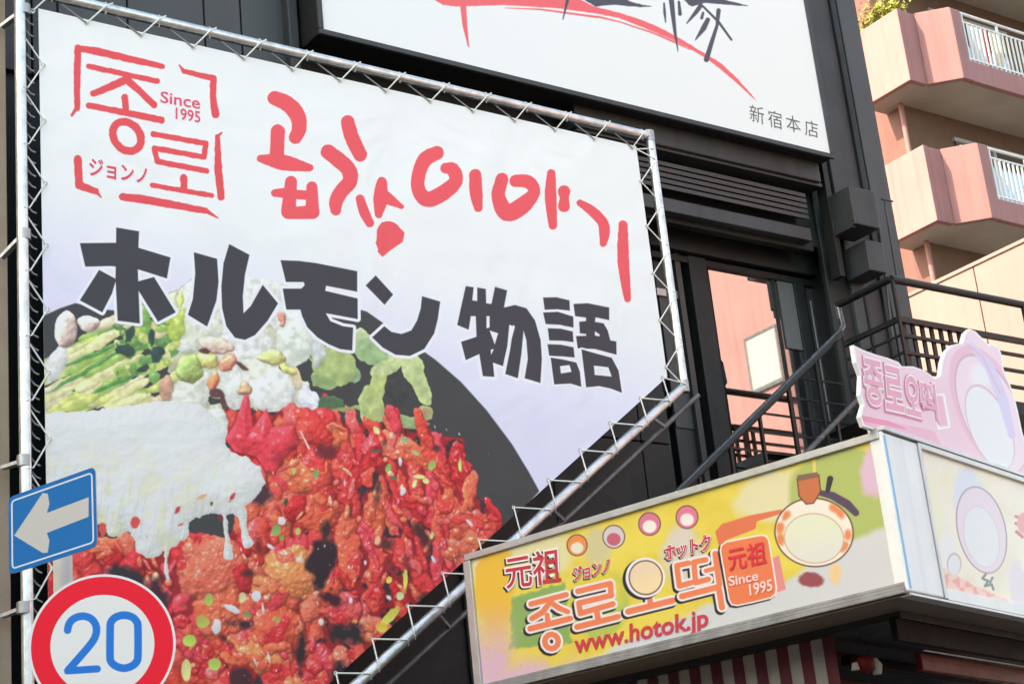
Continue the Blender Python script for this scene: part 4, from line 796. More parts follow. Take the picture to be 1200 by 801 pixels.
def paint_side():
    cv = Canvas(PR, wp, zb2, LR, zt2, 200, (.9, .84, .74)); X, Y = cv.X, cv.Y; w = (slice(None), slice(None)); n = fbm(X / 30, Y / 40, 90, 3)
    cv.c[:] = lerp_col([(0, (224, 208, 188)), (.45, (238, 224, 204)), (.6, (240, 226, 206)), (1, (232, 220, 176))], n)
    cv.blob(1098, 590, 10, 60, -.12, (236, 226, 190), soft=6, rough=.4, seed=91); cv.blob(1112, 640, 10, 34, 0, (228, 226, 224), soft=6, rough=.4, seed=92); cv.blob(1136, 575, 22, 34, 0, (214, 212, 226), soft=8, rough=.4, seed=93)
    k = sm(-3, 3, Y - (668 + (X - 1110) * .5) - 5 * (fbm(X / 9, Y / 9, 95, 2) - .5)); ck = sm(.44, .52, vnoise(X / 5, Y / 5, 96))[..., None]
    cv.put(w, k, np.array((232, 140, 136)) / 255. * (1 - .55 * ck) + np.array((248, 226, 200)) / 255. * .55 * ck)
    k = sm(-1.5, 1.5, Y - (691 + (X - 1112) * .5)); cv.put(w, k, np.array((226, 224, 224)) / 255.)
    cv.blob(1152, 620, 29, 53, -.22, (150, 112, 122), rough=0); cv.blob(1152, 620, 27.6, 51.6, -.22, (226, 204, 216), rough=0); cv.blob(1152, 628, 21, 38, -.22, (218, 190, 202), rough=0); cv.blob(1152, 628, 19.8, 36.6, -.22, (222, 220, 222), rough=0)
    cv.blob(1120, 660, 9, 14, 0, (180, 160, 168), rough=0, soft=1); cv.blob(1120, 661, 7.6, 12.6, 0, (226, 218, 222), rough=0)
    cv.shapes([('s', [(1157, 672), (1153, 677), (1160, 680), (1156, 686), (1164, 684), (1166, 690)], 1.3), ('s', [(1165, 676), (1162, 682)], 1.2)], (84, 80, 84)); cv.shapes([('s', [(1192, 604), (1200, 607)], 1.6), ('s', [(1192, 612), (1200, 616)], 1.6), ('s', [(1193, 622), (1200, 628)], 1.8)], (206, 70, 70))
    cv.blob(1196, 690, 12, 40, -.1, (222, 204, 214), soft=3, rough=.2); cv.blob(1202, 612, 9, 14, -.1, (232, 140, 140), soft=2, rough=.1, seed=3)
    return cv
fr = .05
cvf = paint_front(); mf = cvf.material('front panel print', rough=.3, spec=.5)
cvf.sheet('front_panel', [(-LF + fr, zb2 + .075), (-.03, zb2 + .075), (-.03, zt2 - fr), (-LF + fr, zt2 - fr)], mf, cb, -.012, .006)
cvr = paint_side(); mr = cvr.material('side panel print', rough=.3, spec=.5)
cvr.sheet('side_panel', [(wp + .03, zb2 + .08), (LR - .04, zb2 + .08), (LR - .04, zt2 - .04), (wp + .03, zt2 - .04)], mr, cb, -.012, .006)
def cbox(name, pl, s0, t0, s1, t1, o0, o1, m, bev=.004): return MB().slab(pl, s0, t0, s1, t1, o0, o1).build(name, M[m], cb, bev)
cbox('frame_rail', PF, -LF, zt2 - fr, -.02, zt2, -.06, .015, 'alu'); cbox('frame_rail', PF, -LF, zb2 + .052, -.02, zb2 + .075, -.05, .006, 'railg'); cbox('frame_rail', PF, -LF, zb2 + .028, -.02, zb2 + .050, -.05, .016, 'railg'); cbox('frame_rail', PF, -LF, zb2, -.02, zb2 + .026, -.05, .028, 'railg')
cbox('frame_rail', PF, -LF - .02, zb2, -LF + fr, zt2 - fr - .002, -.06, .012, 'alu'); cbox('frame_rail', PF, -.028, zb2 + .02, -.004, zt2 - .003, -.03, .004, 'white')
cbox('corner_column', PR, .0, zb2 + .01, wp - .012, zt2 - .01, -.1, .004, 'white', .01); cbox('corner_trim', PR, wp - .010, zb2 + .005, wp + .028, zt2 - .002, -.06, .014, 'alu', .006)
cbox('frame_rail', PR, wp + .03, zt2 - .04, LR, zt2, -.06, .012, 'alu'); cbox('frame_rail', PR, wp + .03, zb2, LR, zb2 + .08, -.06, .012, 'white'); cbox('frame_rail', PR, 0, zt2 + .002, LR, zt2 + .03, -.08, .02, 'alu'); cbox('frame_rail', PR, LR - .04, zb2 + .08, LR, zt2 - .04, -.06, .012, 'alu')
cbox('frame_rail', PR, 0.0, zb2 - .02, LR, zb2 - .002, -.07, .014, 'alu')
cbox('blue_edge_strip', PR, .003, zb2 + .03, .028, zt2 - .03, .004, .008, 'edgeblue', 0)
# box body behind the panels and the brown underside
def quadp(a, b, t): return Vector((*(cor + df * a + ds * b), t))
mb = MB(); mb.prism([quadp(.04, .04, zb2 + .02), quadp(LF - .04, .04, zb2 + .02), quadp(LF - .04, .34, zb2 + .02), quadp(.34, .34, zb2 + .02), ], (0, 0, zt2 - zb2 - .05)); mb.build('box_body', M['signback'], cb)
mb = MB(); mb.prism([quadp(.05, .34, zb2 + .03), quadp(.34, .345, zb2 + .03), quadp(.34, LR - .02, zb2 + .03), quadp(.05, LR - .02, zb2 + .03)], (0, 0, zt2 - zb2 - .07)); mb.build('box_body', M['signback'], cb)
mb = MB(); mb.prism([quadp(.0, .0, zb2 - .015), quadp(LF, .0, zb2 - .015), quadp(LF, .42, zb2 - .015), quadp(.30, .42, zb2 - .015), quadp(.30, LR, zb2 - .015), quadp(.0, LR, zb2 - .015)], (0, 0, .012)); mb.build('underside_board', M['wood'], cb)
# lettering on the front
DK = (40, 36, 50)
outlined('元祖', [(590, 652), (655, 640), (657, 682), (593, 690)], PF, (196, 48, 66), cb, -.008, ow=.06, bold=.012)
outlined('ジョンノ', [(671, 664), (714, 653), (714, 670), (672, 681)], PF, (214, 50, 76), cb, -.008, ow=.07, bold=.03, sh=(-1.4, 1.6))
outlined('ホットク', [(778, 639), (832, 624), (833, 644), (779, 657)], PF, (214, 50, 76), cb, -.008, ow=.07, bold=.03, sh=(-1.2, 1.6))
lettering('www.hotok.jp', [(672, 743.5), (829, 711), (829.5, 740), (672.5, 772.5)], PF, (204, 52, 74), cb, -.006, off=.022, base_off=.022)
lettering('元祖', [(850.5, 642), (896, 632), (898, 660), (854, 669)], PF, (222, 40, 62), cb, -.006, off=.018, base_off=.018)
lettering('Since', [(853, 675), (887, 668), (888, 679), (854.5, 686)], PF, (246, 206, 206), cb, -.006, off=.02)
lettering('1995', [(877, 684), (903.5, 678), (904.5, 691), (878.5, 697)], PF, (246, 206, 206), cb, -.006, off=.02)

# ================================================================== pink cut-out board standing on the light box
PT = Plane(cor - PR.n[:2] * .06, ds)
pk = thing('cutout_board', 'pink cut-out board with Korean lettering and a big oval, standing on the corner sign', 'sign', (cor[0], cor[1] + .06, zt2))
def ptx(pts): return [PT.st(*p) for p in pts]
outl = [(1000, 404), (1012, 410), (1026, 415), (1040, 419), (1053, 424), (1057, 429), (1070, 429), (1084, 434), (1096, 443), (1102, 440), (1104, 424), (1108, 412), (1116, 404), (1128, 401), (1131, 390), (1136, 385), (1143, 388), (1152, 397), (1159, 404), (1161, 402), (1170, 406), (1175, 418), (1176, 432), (1182, 446), (1188, 462), (1193, 482), (1198, 506), (1206, 530), (1212, 560), (1180, 553), (1140, 543), (1108, 533), (1078, 520), (1050, 512), (1012, 499), (1008, 488), (1012, 474), (1008, 462), (1009, 440), (1003, 424)]
def paint_top():
    st = ptx(outl); a = [p[0] for p in st]; b = [p[1] for p in st]
    cv = Canvas(PT, min(a), min(b), max(a), max(b), 320, (.93, .78, .83)); X, Y = cv.X, cv.Y; w = (slice(None), slice(None))
    k = sm(480, 400, Y)[..., None]; cv.c[:] = np.array((240, 208, 220)) / 255. * k + np.array((238, 196, 210)) / 255. * (1 - k)
    cv.poly([(1008, 486), (1095, 505), (1110, 535), (1000, 505)], (236, 172, 194)); cv.stroke([(1010, 490), (1040, 496), (1060, 502)], [3, 3, 1], (236, 134, 166))
    cv.blob(1160, 480, 38, 82, -.42, (236, 178, 198), rough=0); cv.blob(1162, 484, 34, 76, -.42, (206, 160, 176), rough=0); cv.blob(1162, 485, 32.4, 74, -.42, (240, 212, 224), rough=0)
    cv.blob(1150, 440, 17, 18, -.4, (236, 230, 236), soft=8, rough=.1); cv.blob(1160, 500, 24, 54, -.38, (214, 180, 192), rough=0); cv.blob(1160, 501, 22.6, 52.4, -.38, (232, 230, 234), rough=0)
    cv.shapes([('s', [(1138, 404), (1160, 430), (1176, 470), (1186, 510)], [3, 6, 6, 4])], (212, 198, 232)); cv.stroke([(1132, 402), (1152, 418), (1172, 460)], .9, (222, 172, 192)); cv.shapes([('s', [(1092, 462), (1106, 462), (1113, 500), (1100, 502), (1092, 462)], 1.2)], (250, 240, 244))
    cv.shapes([('p', [(1094, 464), (1104, 465), (1110, 498), (1099, 498)])], (238, 176, 194)); cv.shapes([('s', [p for p in outl] + [outl[0]], 1.5)], (250, 238, 243))
    return cv
cvt = paint_top(); mt = cvt.material('cut-out board print', rough=.35)
cvt.sheet('board', ptx(outl), mt, pk, 0, .03)
for ch_, q_ in (('종', [(1010, 418), (1033, 424), (1036, 478), (1014, 472)]), ('로', [(1034, 426), (1056, 432), (1060, 484), (1038, 479)]), ('오', [(1058, 438), (1076, 442), (1080, 490), (1062, 485)]), ('떡', [(1077, 444), (1095, 450), (1100, 494), (1081, 490)])):
    lettering(ch_, q_, PT, (222, 128, 160), pk, .0015, off=.085, base_off=.03, shift=(-.8, 1)); lettering(ch_, q_, PT, (252, 240, 245), pk, .003, off=.06, base_off=.03); lettering(ch_, q_, PT, (238, 166, 192), pk, .0045, off=.02, base_off=.03)
for s in (.1, .9): MB().slab(PT, s, zt2 - .02, s + .03, zt2 + .35, -.09, -.031).build('support_bracket', M['alu'], pk)

# ================================================================== under the light box: striped canvas and the dark shop front
aw = thing('striped_canvas', 'maroon and white striped canvas hanging under the yellow corner sign', 'canvas', (cor[0], cor[1] + .5, 2.6))
PA = Plane(cor + ds * .5, -df)
sA = PA.st(978, 760)[0]; sw = (PA.st(968, 780)[0] - PA.st(720, 800)[0]) / 9.6 / 2
for i in range(46):
    a = sA - sw * (i + 1); b = sA - sw * i
    pts = [PA.P(a, 2.55), PA.P(b, 2.55), PA.P(b, zb2 + .02), PA.P((a + b) / 2, zb2 + .02, .006), PA.P(a, zb2 + .02)]
    mb = MB(); q = [PA.P(a, zb2 + .02, -.012), PA.P((a + b) / 2, zb2 + .02, .012), PA.P(b, zb2 + .02, -.012), PA.P(b, 2.55, -.012), PA.P((a + b) / 2, 2.55, .012), PA.P(a, 2.55, -.012)]
    mb.add(q, [(0, 5, 4, 1), (1, 4, 3, 2)], True); mb.build('stripe', M['striper' if i % 2 == 0 else 'stripew'], aw)
sf = thing('shop_front', 'dark red shop front with glossy horizontal beams under the corner sign', 'shop front', (cor[0] + .3, cor[1] + .6, 0))
mb = MB(); mb.prism([quadp(-.0 + .31, .43, zb2 - .06), quadp(LF + .6, .43, zb2 - .06), quadp(LF + .6, LR + .5, zb2 - .06), quadp(.31, LR + .5, zb2 - .06)], (0, 0, .05)); mb.build('ceiling', M['black'], sf)
def along(a, b0, b1, z0, z1, d, m, name): mb = MB(); mb.prism([quadp(a, b0, z0), quadp(a, b1, z0), quadp(a, b1, z1), quadp(a, b0, z1)], (df[0] * d, df[1] * d, 0)); return mb.build(name, M[m], sf, .008)
along(.345, .42, LR, zb2 - .2, zb2 - .04, .05, 'maroon', 'fascia')
along(.9, .75, LR, zb2 - .23, zb2 - .16, .08, 'maroon', 'beam'); along(1.2, .75, LR, zb2 - .1, zb2 - .05, .06, 'redwood', 'beam'); along(.5, 1.0, LR, zb2 - .33, zb2 - .21, .05, 'redwood', 'beam'); along(.46, 1.0, LR, zb2 - .205, zb2 - .197, .02, 'white', 'light_edge')
along(1.3, .8, LR, zb2 - .30, zb2 - .22, .1, 'redwood', 'beam'); along(1.6, .85, LR, zb2 - .55, zb2 - .42, .1, 'redwood', 'beam'); along(2.4, .9, LR, 0, zb2 - .06, .1, 'maroon', 'back_wall')
mb = MB(); mb.prism([quadp(LF + .5, .45, 0), quadp(LF + .6, .45, 0), quadp(LF + .6, LR, 0), quadp(LF + .5, LR, 0)], (0, 0, zb2 - .06)); mb.build('back_wall', M['black'], sf)
lan = thing('hanging_ornament', 'small red and cream ornament hanging in the dark gap beside the striped canvas', 'ornament', quadp(.42, .42, zb2 - .2))
c0 = PA.at(1005, 775, -.1)
MB().tube([c0 + Vector((0, 0, .2)), c0 + Vector((0, 0, .06))], .006, 6).build('hook', M['rail'], lan)
MB().tube([c0 + Vector((0, 0, .06)), c0 + Vector((0, 0, .03)), c0 + Vector((0, 0, -.04)), c0 + Vector((0, 0, -.07))], [.02, .06, .065, .02], 12).build('body', M['redwood'], lan)
MB().tube([c0 + Vector((.07, -.02, .03)), c0 + Vector((.08, -.02, -.02)), c0 + Vector((.08, -.02, -.08))], [.02, .045, .03], 10).build('shade', M['stripew'], lan)
MB().tube([c0 + Vector((-.1, 0, .0)), c0 + Vector((-.1, 0, -.05))], [.02, .03], 10).build('bulb', M['stripew'], lan)

# ================================================================== stairs and landing railing in front of the door
YF, YN = 12.3, 11.55; XC = 1.1735 * YN
zr = 1.6 + .559 * YN; zl = 1.6 + .522 * YN; zfl = zr - 1.15
rl = thing('landing_railing', 'black steel railing round the stair landing, top right in front of the pink balconies', 'railing', (XC, YN, zfl))
XE = 19.0
MB().tube([(XC, YF, zr), (XC, YN, zr)], .038, 12).build('handrail', M['rail'], rl); MB().tube([(XC, YN, zr), (XE, YN, zr)], .04, 12).build('handrail', M['rail'], rl)
MB().bar((XC, YF, zl), (XC, YN, zl), .045, .05).build('rail_bar', M['rail'], rl); MB().bar((XC, YN, zl), (XE, YN, zl), .05, .055).build('rail_bar', M['rail'], rl)
for k in range(4):
    z_ = zl - .16 - .18 * k; MB().bar((XC, YN + .01, z_), (XE, YN + .01, z_), .03, .032).build('rail_bar', M['rail'], rl); MB().bar((XC + .01, YF, z_), (XC + .01, YN, z_), .02, .022).build('rail_bar', M['rail'], rl)
x = XC; i = 0
while x < XE + .01: MB().bar((x, YN - .01, zfl), (x, YN - .01, zr if i % 2 == 0 else zl), .03).build('post', M['rail'], rl); x += .98; i += 1
x = XC + .09
while x < XC + .98 * 1.2: MB().bar((x, YN + .03, zfl), (x, YN + .03, zl), .05, .02).build('baluster', M['rail'], rl); x += .135
for y in (YF, (YF + YN) / 2): MB().bar((XC, y, zfl), (XC, y, zr), .03).build('post', M['rail'], rl)
st = thing('staircase', 'black steel staircase with inclined handrails climbing right towards the glass door', 'staircase', (XC, YF, zfl))
A = onY(985, 388, YF); B = onY(812, 558, YF); d = (B - A).normalized(); E1 = A + d * 3.6
MB().tube([(XC, YF, zr), (XC + .02, YF, A.z + .06), A + d * .05, E1], .032, 12).build('handrail', M['steel'], st)
MB().tube([A + Vector((.0, -.01, -.02)), E1 + Vector((0, -.01, -.02))], .034, 12).build('handrail', M['rail'], st)
C0 = onY(1013, 459, YN); D0 = onY(943, 520, YN); d2 = d; MB().tube([C0 + Vector((.25, 0, .02)), C0, C0 + d2 * 3.0], .026, 12).build('handrail', M['steel'], st)
MB().bar(C0 - d2 * .1 + Vector((0, .02, -.85)), C0 + d2 * 3.4 + Vector((0, .02, -.85)), .04, .2).build('stringer', M['rail'], st)
MB().bar(A + Vector((0, .0, -1.2)), E1 + Vector((0, .0, -1.2)), .04, .2).build('stringer', M['rail'], st)
for k in range(13):
    p = A + d * (.28 * k + .1); MB().box(p.x - .14, YN + .05, p.z - 1.2, p.x + .14, YF - .03, p.z - 1.17).build('tread', M['rail'], st)
for k in range(1, 7):
    p = A + d * (.55 * k); MB().bar(p, p + Vector((0, 0, -1.2)), .03).build('post', M['rail'], st)
    p = C0 + d2 * (.55 * k); MB().bar(p, p + Vector((0, 0, -.85)), .025).build('post', M['rail'], st)
# level guard bars in front of the door, cut off by the handrail
for y0 in (452, 476, 498, 519, 541):
    q = onY(1000, y0 - 0, 12.42); t_ = (q.z - A.z) / d.z; xs_ = A.x + d.x * t_
    if t_ > 0: MB().bar((xs_ + .1, 12.42, q.z), (XC, 12.42, q.z), .018, .02).build('guard_bar', M['rail'], st)
MB().box(XC - 1.9 * 0, YF - .0, zfl - .1, XE, YW - .1, zfl).build('landing', M['dark2'], st); MB().box(XC, YN - .04, zfl - .12, XE, YF + .001, zfl - .001).build('landing', M['dark2'], st)
for x in (XC + .1, XE - .2): MB().bar((x, YN + .1, 0), (x, YN + .1, zfl - .1), .1).build('support_post', M['rail'], st)

# ================================================================== pink apartment building
ap = thing('apartment_building', 'salmon pink apartment block with staggered balconies at the right edge', 'building', (26, 21, 0))
FZ = [17.0, 14.18, 11.36, 8.54, 5.72]; FH = 2.82
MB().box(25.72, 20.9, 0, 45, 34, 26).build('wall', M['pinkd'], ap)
X1, X2, X3 = 25.05, 25.5, 25.95; Y1, Y2, Y3 = 21.3, 20.06, 19.57
FZu = [FZ[0] + FH * 2, FZ[0] + FH] + FZ
for i, z0 in enumerate(FZu):
    low = z0 < 12
    o = [(X1 + .015, Y1), (X1 + .015, Y2 + .015), (X2, Y2 + .015), (X3, Y3 + .015), (44.9, Y3 + .015), (44.9, 20.89), (25.73, 20.89), (25.73, Y1)]
    mb = MB(); mb.prism([(x, y, z0) for x, y in o], (0, 0, .14)); bal = mb.build('balcony', M['soffit'], ap)
    ph = 1.5 if not low else 1.62
    def par(pts, h, m='pink', name='parapet', t=.12, z=z0 - .006):
        mb = MB()
        for (a, b) in zip(pts[:-1], pts[1:]):
            a = Vector((*a, 0)); b = Vector((*b, 0)); dd_ = (b - a).normalized(); nn_ = Vector((dd_.y, -dd_.x, 0)) * t
            mb.add([(p.x, p.y, zz) for zz in (z, z + h) for p in (a, b, b - nn_, a - nn_)], [(0, 3, 2, 1), (4, 5, 6, 7), (0, 1, 5, 4), (1, 2, 6, 5), (2, 3, 7, 6), (3, 0, 4, 7)])
        return mb.build(name, M[m], bal, .012)
    if not low:
        par([(X1 - .004, Y1), (X1 - .004, Y2 - .004)], ph, z=z0 - .01); par([(X1 + .12, Y2), (X2 + .02, Y2)], ph - .02, 'pink'); par([(X2, Y2 - .01), (X3, Y3)], ph, z=z0 - .01)
        par([(X3, Y3 - .006), (X3 + .28, Y3 - .006)], ph - .02); par([(X3 + .281, Y3), (44.8, Y3)], .43, 'pink', z=z0 - .01)
        if 14 < z0 < 20 :
            xx_ = X3 + .36; kk = 0; mbr = MB()
            MB().tube([(X3 + .28, Y3 + .05, z0 + 1.46), (44.8, Y3 + .05, z0 + 1.46)], .028, 8).build('rail', M['wrail'], bal)
            MB().bar((X3 + .28, Y3 + .05, z0 + 1.28), (44.8, Y3 + .05, z0 + 1.28), .03).build('rail', M['wrail'], bal); MB().bar((X3 + .28, Y3 + .05, z0 + .5), (44.8, Y3 + .05, z0 + .5), .035).build('rail', M['wrail'], bal)
            while xx_ < 31:
                MB().bar((xx_, Y3 + .05, z0 + .42), (xx_, Y3 + .05, z0 + 1.28 if kk % 8 else z0 + 1.46), .028, .028 if kk % 8 else .045, (0, 1, 0)).build('baluster', M['wrail'], bal); xx_ += .125; kk += 1
            while xx_ < 44.7: mbr.bar((xx_, Y3 + .05, z0 + .42), (xx_, Y3 + .05, z0 + 1.28), .028, up=(0, 1, 0)); xx_ += .125
            tag(mbr.build('baluster_row', M['wrail'], bal), kind='stuff')
    MB().box(25.735, 20.875, z0 + .142, 44.8, 20.9, z0 + FH - .004).build('recess_shade', M['recess'], ap)  # thin dark sheet over the wall, painted balcony shade
    # rooms behind: window bands
    for xw in (27.0, 30.2, 33.4, 36.6):
        wv = MB().box(xw, 20.84, z0 + .2, xw + 2.2, 20.91, z0 + 2.3).build('window', M['glassd'], ap)
        MB().box(xw - .06, 20.80, z0 + 2.3, xw + 2.26, 20.9, z0 + 2.37).build('frame', M['alu'], wv); MB().box(xw + 1.07, 20.81, z0 + .2, xw + 1.13, 20.839, z0 + 2.3).build('frame', M['alu'], wv); MB().box(xw - .06, 20.80, z0 + .13, xw + 2.26, 20.9, z0 + .2).build('frame', M['alu'], wv)
        MB().box(xw + .1, 20.825, z0 + .25, xw + .8, 20.838, z0 + 2.25).build('curtain', M['curtain'], wv)
MB().tube([(25.62, 20.85, 0), (25.62, 20.85, 25)], .05, 10).build('drainpipe', M['pink'], ap)
# terrace wall that comes towards the street
tw = thing('terrace_wall', 'pale cream pink terrace wall running towards the street below the lowest balcony in view', 'wall', (25.1, 18, 0))
zt3 = 13.0
for (ya, yb) in ((21.25, 19.42), (19.4, 17.3), (17.28, 15.1), (15.08, 13)): MB().box(24.95, yb, 0, 25.04, ya, zt3).build('panel', M['cream'], tw, .01)
MB().box(24.92, 13, zt3, 25.1, 21.25, zt3 + .07).build('coping', M['cream'], tw, .01); MB().box(25.041, 13, 0, 25.5, 21.25, zt3 - .8).build('wall', M['cream'], tw)
# plants on the balcony
def plant(x, y, z0, n, h, label):
    pt = thing('potted_plant', label, 'plant', (x, y, z0), 'potted plants on the top balcony')
    MB().tube([(x, y, z0), (x, y, z0 + .22)], [.11, .15], 12).build('pot', M['pot'], pt)
    rr = random.Random(int(x * 100)); mb = MB(); ms_ = MB()
    for i in range(n):
        a = rr.uniform(0, 6.28); l = rr.uniform(.1, h); r = rr.uniform(.02, .3) * (l / h + .4)
        c = Vector((x + math.cos(a) * r, y + math.sin(a) * r, z0 + .3 + l)); s = rr.uniform(.03, .06)
        u = Vector((rr.uniform(-1, 1), rr.uniform(-1, 1), rr.uniform(-.6, 1))).normalized(); v = u.cross(Vector((rr.uniform(-1, 1), rr.uniform(-1, 1), .3))).normalized()
        mb.add([c - u * s, c + v * s * .5, c + u * s, c - v * s * .5], [(0, 1, 2, 3)])
        if i % 14 == 0: ms_.tube([(x, y, z0 + .2), (x + math.cos(a) * r * .5, y + math.sin(a) * r * .5, z0 + .2 + l * .6), c], .008, 5)
    mb.build('foliage', M['leafy'] if int(x * 10) % 2 else M['leaf'], pt); ms_.build('stem', M['leaf'], pt)
pz = 17.0 + 1.22
for (px_, Y_, n, h, lb) in ((1012, 20.95, 260, .28, 'green potted plant at the far left end of the top balcony ledge'), (1026, 20.7, 320, .45, 'yellowish bushy potted plant in the middle of the top balcony ledge'), (1043, 20.4, 200, .32, 'small leafy potted plant nearest the street on the top balcony ledge')):
    plant(X1 + .3, Y_, pz, n, h, lb)
# laundry behind the balcony rail
for (px_, w_, m, lb) in ((1136, .42, 'towel', 'pale blue towel behind the white rail of the top balcony'), (1152, .16, 'towelr', 'narrow red cloth behind the white rail of the top balcony'), (1160, .34, 'towely', 'cream towel behind the white rail of the top balcony')):
    p = onY(px_, 48, Y3 + .16); o = thing('towel', lb, 'towel', (p.x, Y3 + .16, 17.6), 'laundry on the top balcony')
    mb = MB(); vs = []; fs = []
    for i in range(9):
        xx_ = p.x + w_ * i / 8; vs += [(xx_, Y3 + .16 + .02 * math.sin(i * 1.7), 17.5), (xx_, Y3 + .15 + .01 * math.sin(i * 1.3), 18.35)]
        if i: fs.append((2 * i - 2, 2 * i, 2 * i + 1, 2 * i - 1))
    mb.add(vs, fs, True); mb.build('cloth', M[m], o)

# ================================================================== building across the street, seen in the door glass
ob = thing('opposite_building', 'salmon pink building across the street with a pale window, seen reflected in the glass door', 'building', (31, -10, 0))
VY = 2 * YD
XO = 30.0
MB().box(XO, -26, 0, 50, -1.2, 24).build('wall', M['pink'], ob)
def refl(px, py):   # point on the wall X=XO met by the ray mirrored in the glass
    d_ = ray(px, py); k = XO / d_[0]; return VY - k * d_[1], 1.6 + k * d_[2]
y0_, z1_ = refl(874, 400); y1_, _q = refl(908, 386); _q, z0_ = refl(890, 455)
def owin(ya, yb, za, zb):
    w_ = MB().box(XO - .03, ya, za, XO + .05, yb, zb).build('window', M['frost'], ob)
    MB().box(XO - .06, ya - .06, za - .1, XO + .02, yb + .06, za - .001).build('sill', M['galv3'], w_); MB().box(XO - .05, ya - .05, zb + .001, XO + .02, yb + .05, zb + .06).build('frame', M['galv3'], w_)
    MB().box(XO - .05, ya - .05, za, XO + .02, ya - .001, zb).build('frame', M['galv3'], w_); MB().box(XO - .05, yb + .001, za, XO + .02, yb + .05, zb).build('frame', M['galv3'], w_)
ya, yb = sorted((y0_, y1_)); 
for dz in (-6.2, 0, 5.6): owin(ya, yb, z0_ + dz, z1_ + dz); owin(ya - 6, yb - 6, z0_ + dz, z1_ + dz)
MB().box(XO - .1, -26.1, 24, 50.1, -1.1, 24.3).build('parapet_cap', M['cream'], ob)

# plain unseen blocks added left and behind the camera to shade the lower storeys
def block(x0, y0, x1, y1, h, label, m):
    b_ = thing('building', label, 'building', ((x0 + x1) / 2, (y0 + y1) / 2, 0)); MB().box(x0, y0, 0, x1, y1, h).build('wall', M[m], b_); MB().box(x0 - .1, y0 - .1, h, x1 + .1, y1 + .1, h + .3).build('parapet_cap', M['dark'], b_)
    mb = MB(); 
    for f_ in range(int(h // 3)):
        zz = 1.2 + 3 * f_
        n_ = int((y1 - y0) // 2.5)
        for i_ in range(n_): mb.box(x1 - .02, y0 + .6 + i_ * 2.5, zz, x1 + .03, y0 + 1.9 + i_ * 2.5, zz + 1.5)
        n_ = int((x1 - x0) // 2.5)
        for i_ in range(n_): mb.box(x0 + .6 + i_ * 2.5, y1 - .02, zz, x0 + 1.9 + i_ * 2.5, y1 + .03, zz + 1.5)
    mb.build('window_band', M['glassd'], b_)
block(-36, -30, -24, 10.5, 14, 'grey block added out of view far to the left to shade the street', 'blockg')
block(-22, -22, 14, -11, 8, 'low grey block added out of view behind the viewer for shade', 'blockg')

# ================================================================== road signs
YS_ = 7.8
po = thing('sign_post', 'pale grey steel post carrying the road signs at the lower left', 'post', (3.06, YS_, 0))
pc = onY(73.5, 660, YS_); 
MB().tube([(pc.x, YS_, .0), (pc.x, YS_, onY(70, 600, YS_).z)], .043, 18).build('pole', M['pole'], po); MB().tube([(pc.x, YS_, .0), (pc.x, YS_, .12)], .09, 16).build('base', M['pole'], po)
# one-way sign
kY = 7.12
pL = np.array([.389 * 1.075 * kY, 1.075 * kY]); pRr = np.array([.4425 * kY, kY]); dd_ = pRr - pL; P1 = Plane(pL, dd_)
ow_ = thing('one_way_sign', 'blue one-way road sign with a pale arrow pointing left, above the speed sign', 'road sign', (float(pL[0]), float(pL[1]), 3.6))
WL = float(np.linalg.norm(dd_)); zA = (P1.st(10, 583)[1] + P1.st(110, 546)[1]) / 2; zB = (P1.st(9, 676)[1] + P1.st(114, 637)[1]) / 2
cvo = Canvas(P1, -.03, zB - .03, WL + .03, zA + .03, 900, (0.02, .42, .70))
cvo.c[:] = np.array((0, 104, 176)) / 255.
def rr(ins, rad):
    a0, a1, b0, b1 = ins, WL - ins, zB + ins, zA - ins; out = []
    for (cx_, cy_, q) in ((a1 - rad, b1 - rad, 0), (a0 + rad, b1 - rad, 1), (a0 + rad, b0 + rad, 2), (a1 - rad, b0 + rad, 3)):
        for i in range(6): an = (q + i / 5) * math.pi / 2; out.append((cx_ + rad * math.cos(an), cy_ + rad * math.sin(an)))
    return out
def to_px(st_):
    out = []
    for s_, t_ in st_:
        q = RW.T @ (np.array(P1.P(s_, t_)) - CAM); out.append((CX + FPX * q[0] / q[2], CY + FPX * q[1] / q[2]))
    return out
rp = to_px(rr(.022, .018)); cvo.stroke(rp + [rp[0]], .95, (206, 214, 232), aa=.5)
cvo.poly([(16.5, 627), (50, 577), (56, 578), (58, 590), (55, 600.5), (104, 582), (104, 605), (55, 624), (58, 633), (56, 647), (50, 647.5)], (186, 188, 190), aa=.5)
mo = cvo.material('one-way sign face', rough=.55, spec=.2)
cvo.sheet('sign_plate', rr(0, .03), mo, ow_, 0, .004, M['signback'])
MB().slab(P1, .05, zB + .06, WL - .05, zB + .09, -.03, -.005).build('rear_rail', M['signback'], ow_); MB().slab(P1, .05, zA - .09, WL - .05, zA - .06, -.03, -.005).build('rear_rail', M['signback'], ow_)
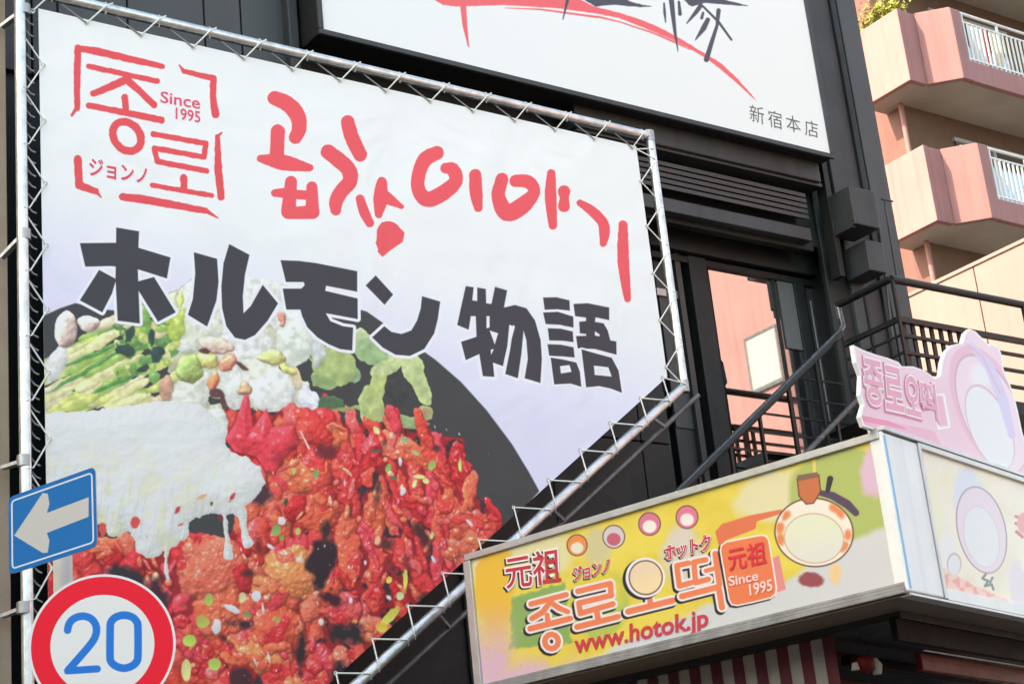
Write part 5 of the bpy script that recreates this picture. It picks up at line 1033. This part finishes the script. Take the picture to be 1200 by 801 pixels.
# speed limit disc
dcx, dcy = 120.3, 755.0; kY = 7.1; rc_ = ray(dcx, dcy); cc = np.array([rc_[0] / rc_[1] * kY, kY]); zc_ = 1.6 + rc_[2] / rc_[1] * kY
nn = cc / np.linalg.norm(cc); P2 = Plane(cc, (nn[1], -nn[0]))
rad = abs(P2.st(207, 755)[0] - P2.st(34, 755)[0]) / 2
sp = thing('speed_limit_sign', 'round white road sign with a red ring and a blue number 20', 'road sign', (float(cc[0]), float(cc[1]), zc_))
cvd = Canvas(P2, -rad - .01, zc_ - rad - .01, rad + .01, zc_ + rad + .01, 1000, (.9, .9, .9)); S_, T_ = np.meshgrid(np.linspace(-rad - .01, rad + .01, cvd.w), np.linspace(-rad - .01, rad + .01, cvd.h)); r_ = np.hypot(S_, T_) / rad
cvd.c[:] = np.array((228, 229, 230)) / 255.; k = (sm(.705, .71, r_) * (1 - sm(.962, .968, r_)))[..., None]; cvd.c[:] = cvd.c * (1 - k) + np.array((242, 26, 52)) / 255. * k
BL = (0, 118, 214)
z_ = lambda *pts: [(p[0] / 5.305, 650 + p[1] / 5.305) for p in pts]
two = z_((420, 465), (430, 425), (460, 393), (510, 378), (560, 390), (592, 425), (600, 470), (585, 520), (545, 575), (480, 650), (425, 712))
cvd.shapes([('S', two, 4.4), ('s', z_((420, 718), (605, 706)), 4.2), ('p', z_((400, 738), (430, 690), (460, 690), (470, 735)))], BL, aa=.5)
cvd.smooth(z_((685, 450), (690, 415), (720, 385), (770, 372), (820, 383), (850, 412), (858, 450), (858, 620), (850, 660), (820, 688), (770, 702), (720, 688), (690, 660), (684, 620), (685, 450)), 4.5, BL, aa=.5)
md_ = cvd.material('speed sign face', rough=.5, spec=.25)
cvd.sheet('sign_plate', [(rad * math.cos(i * math.pi / 32), zc_ + rad * math.sin(i * math.pi / 32)) for i in range(64)], md_, sp, 0, .004, M['signback'])
for dz in (-.15, .13): MB().slab(P2, -.22, zc_ + dz, .22, zc_ + dz + .03, -.03, -.005).build('rear_rail', M['signback'], sp)
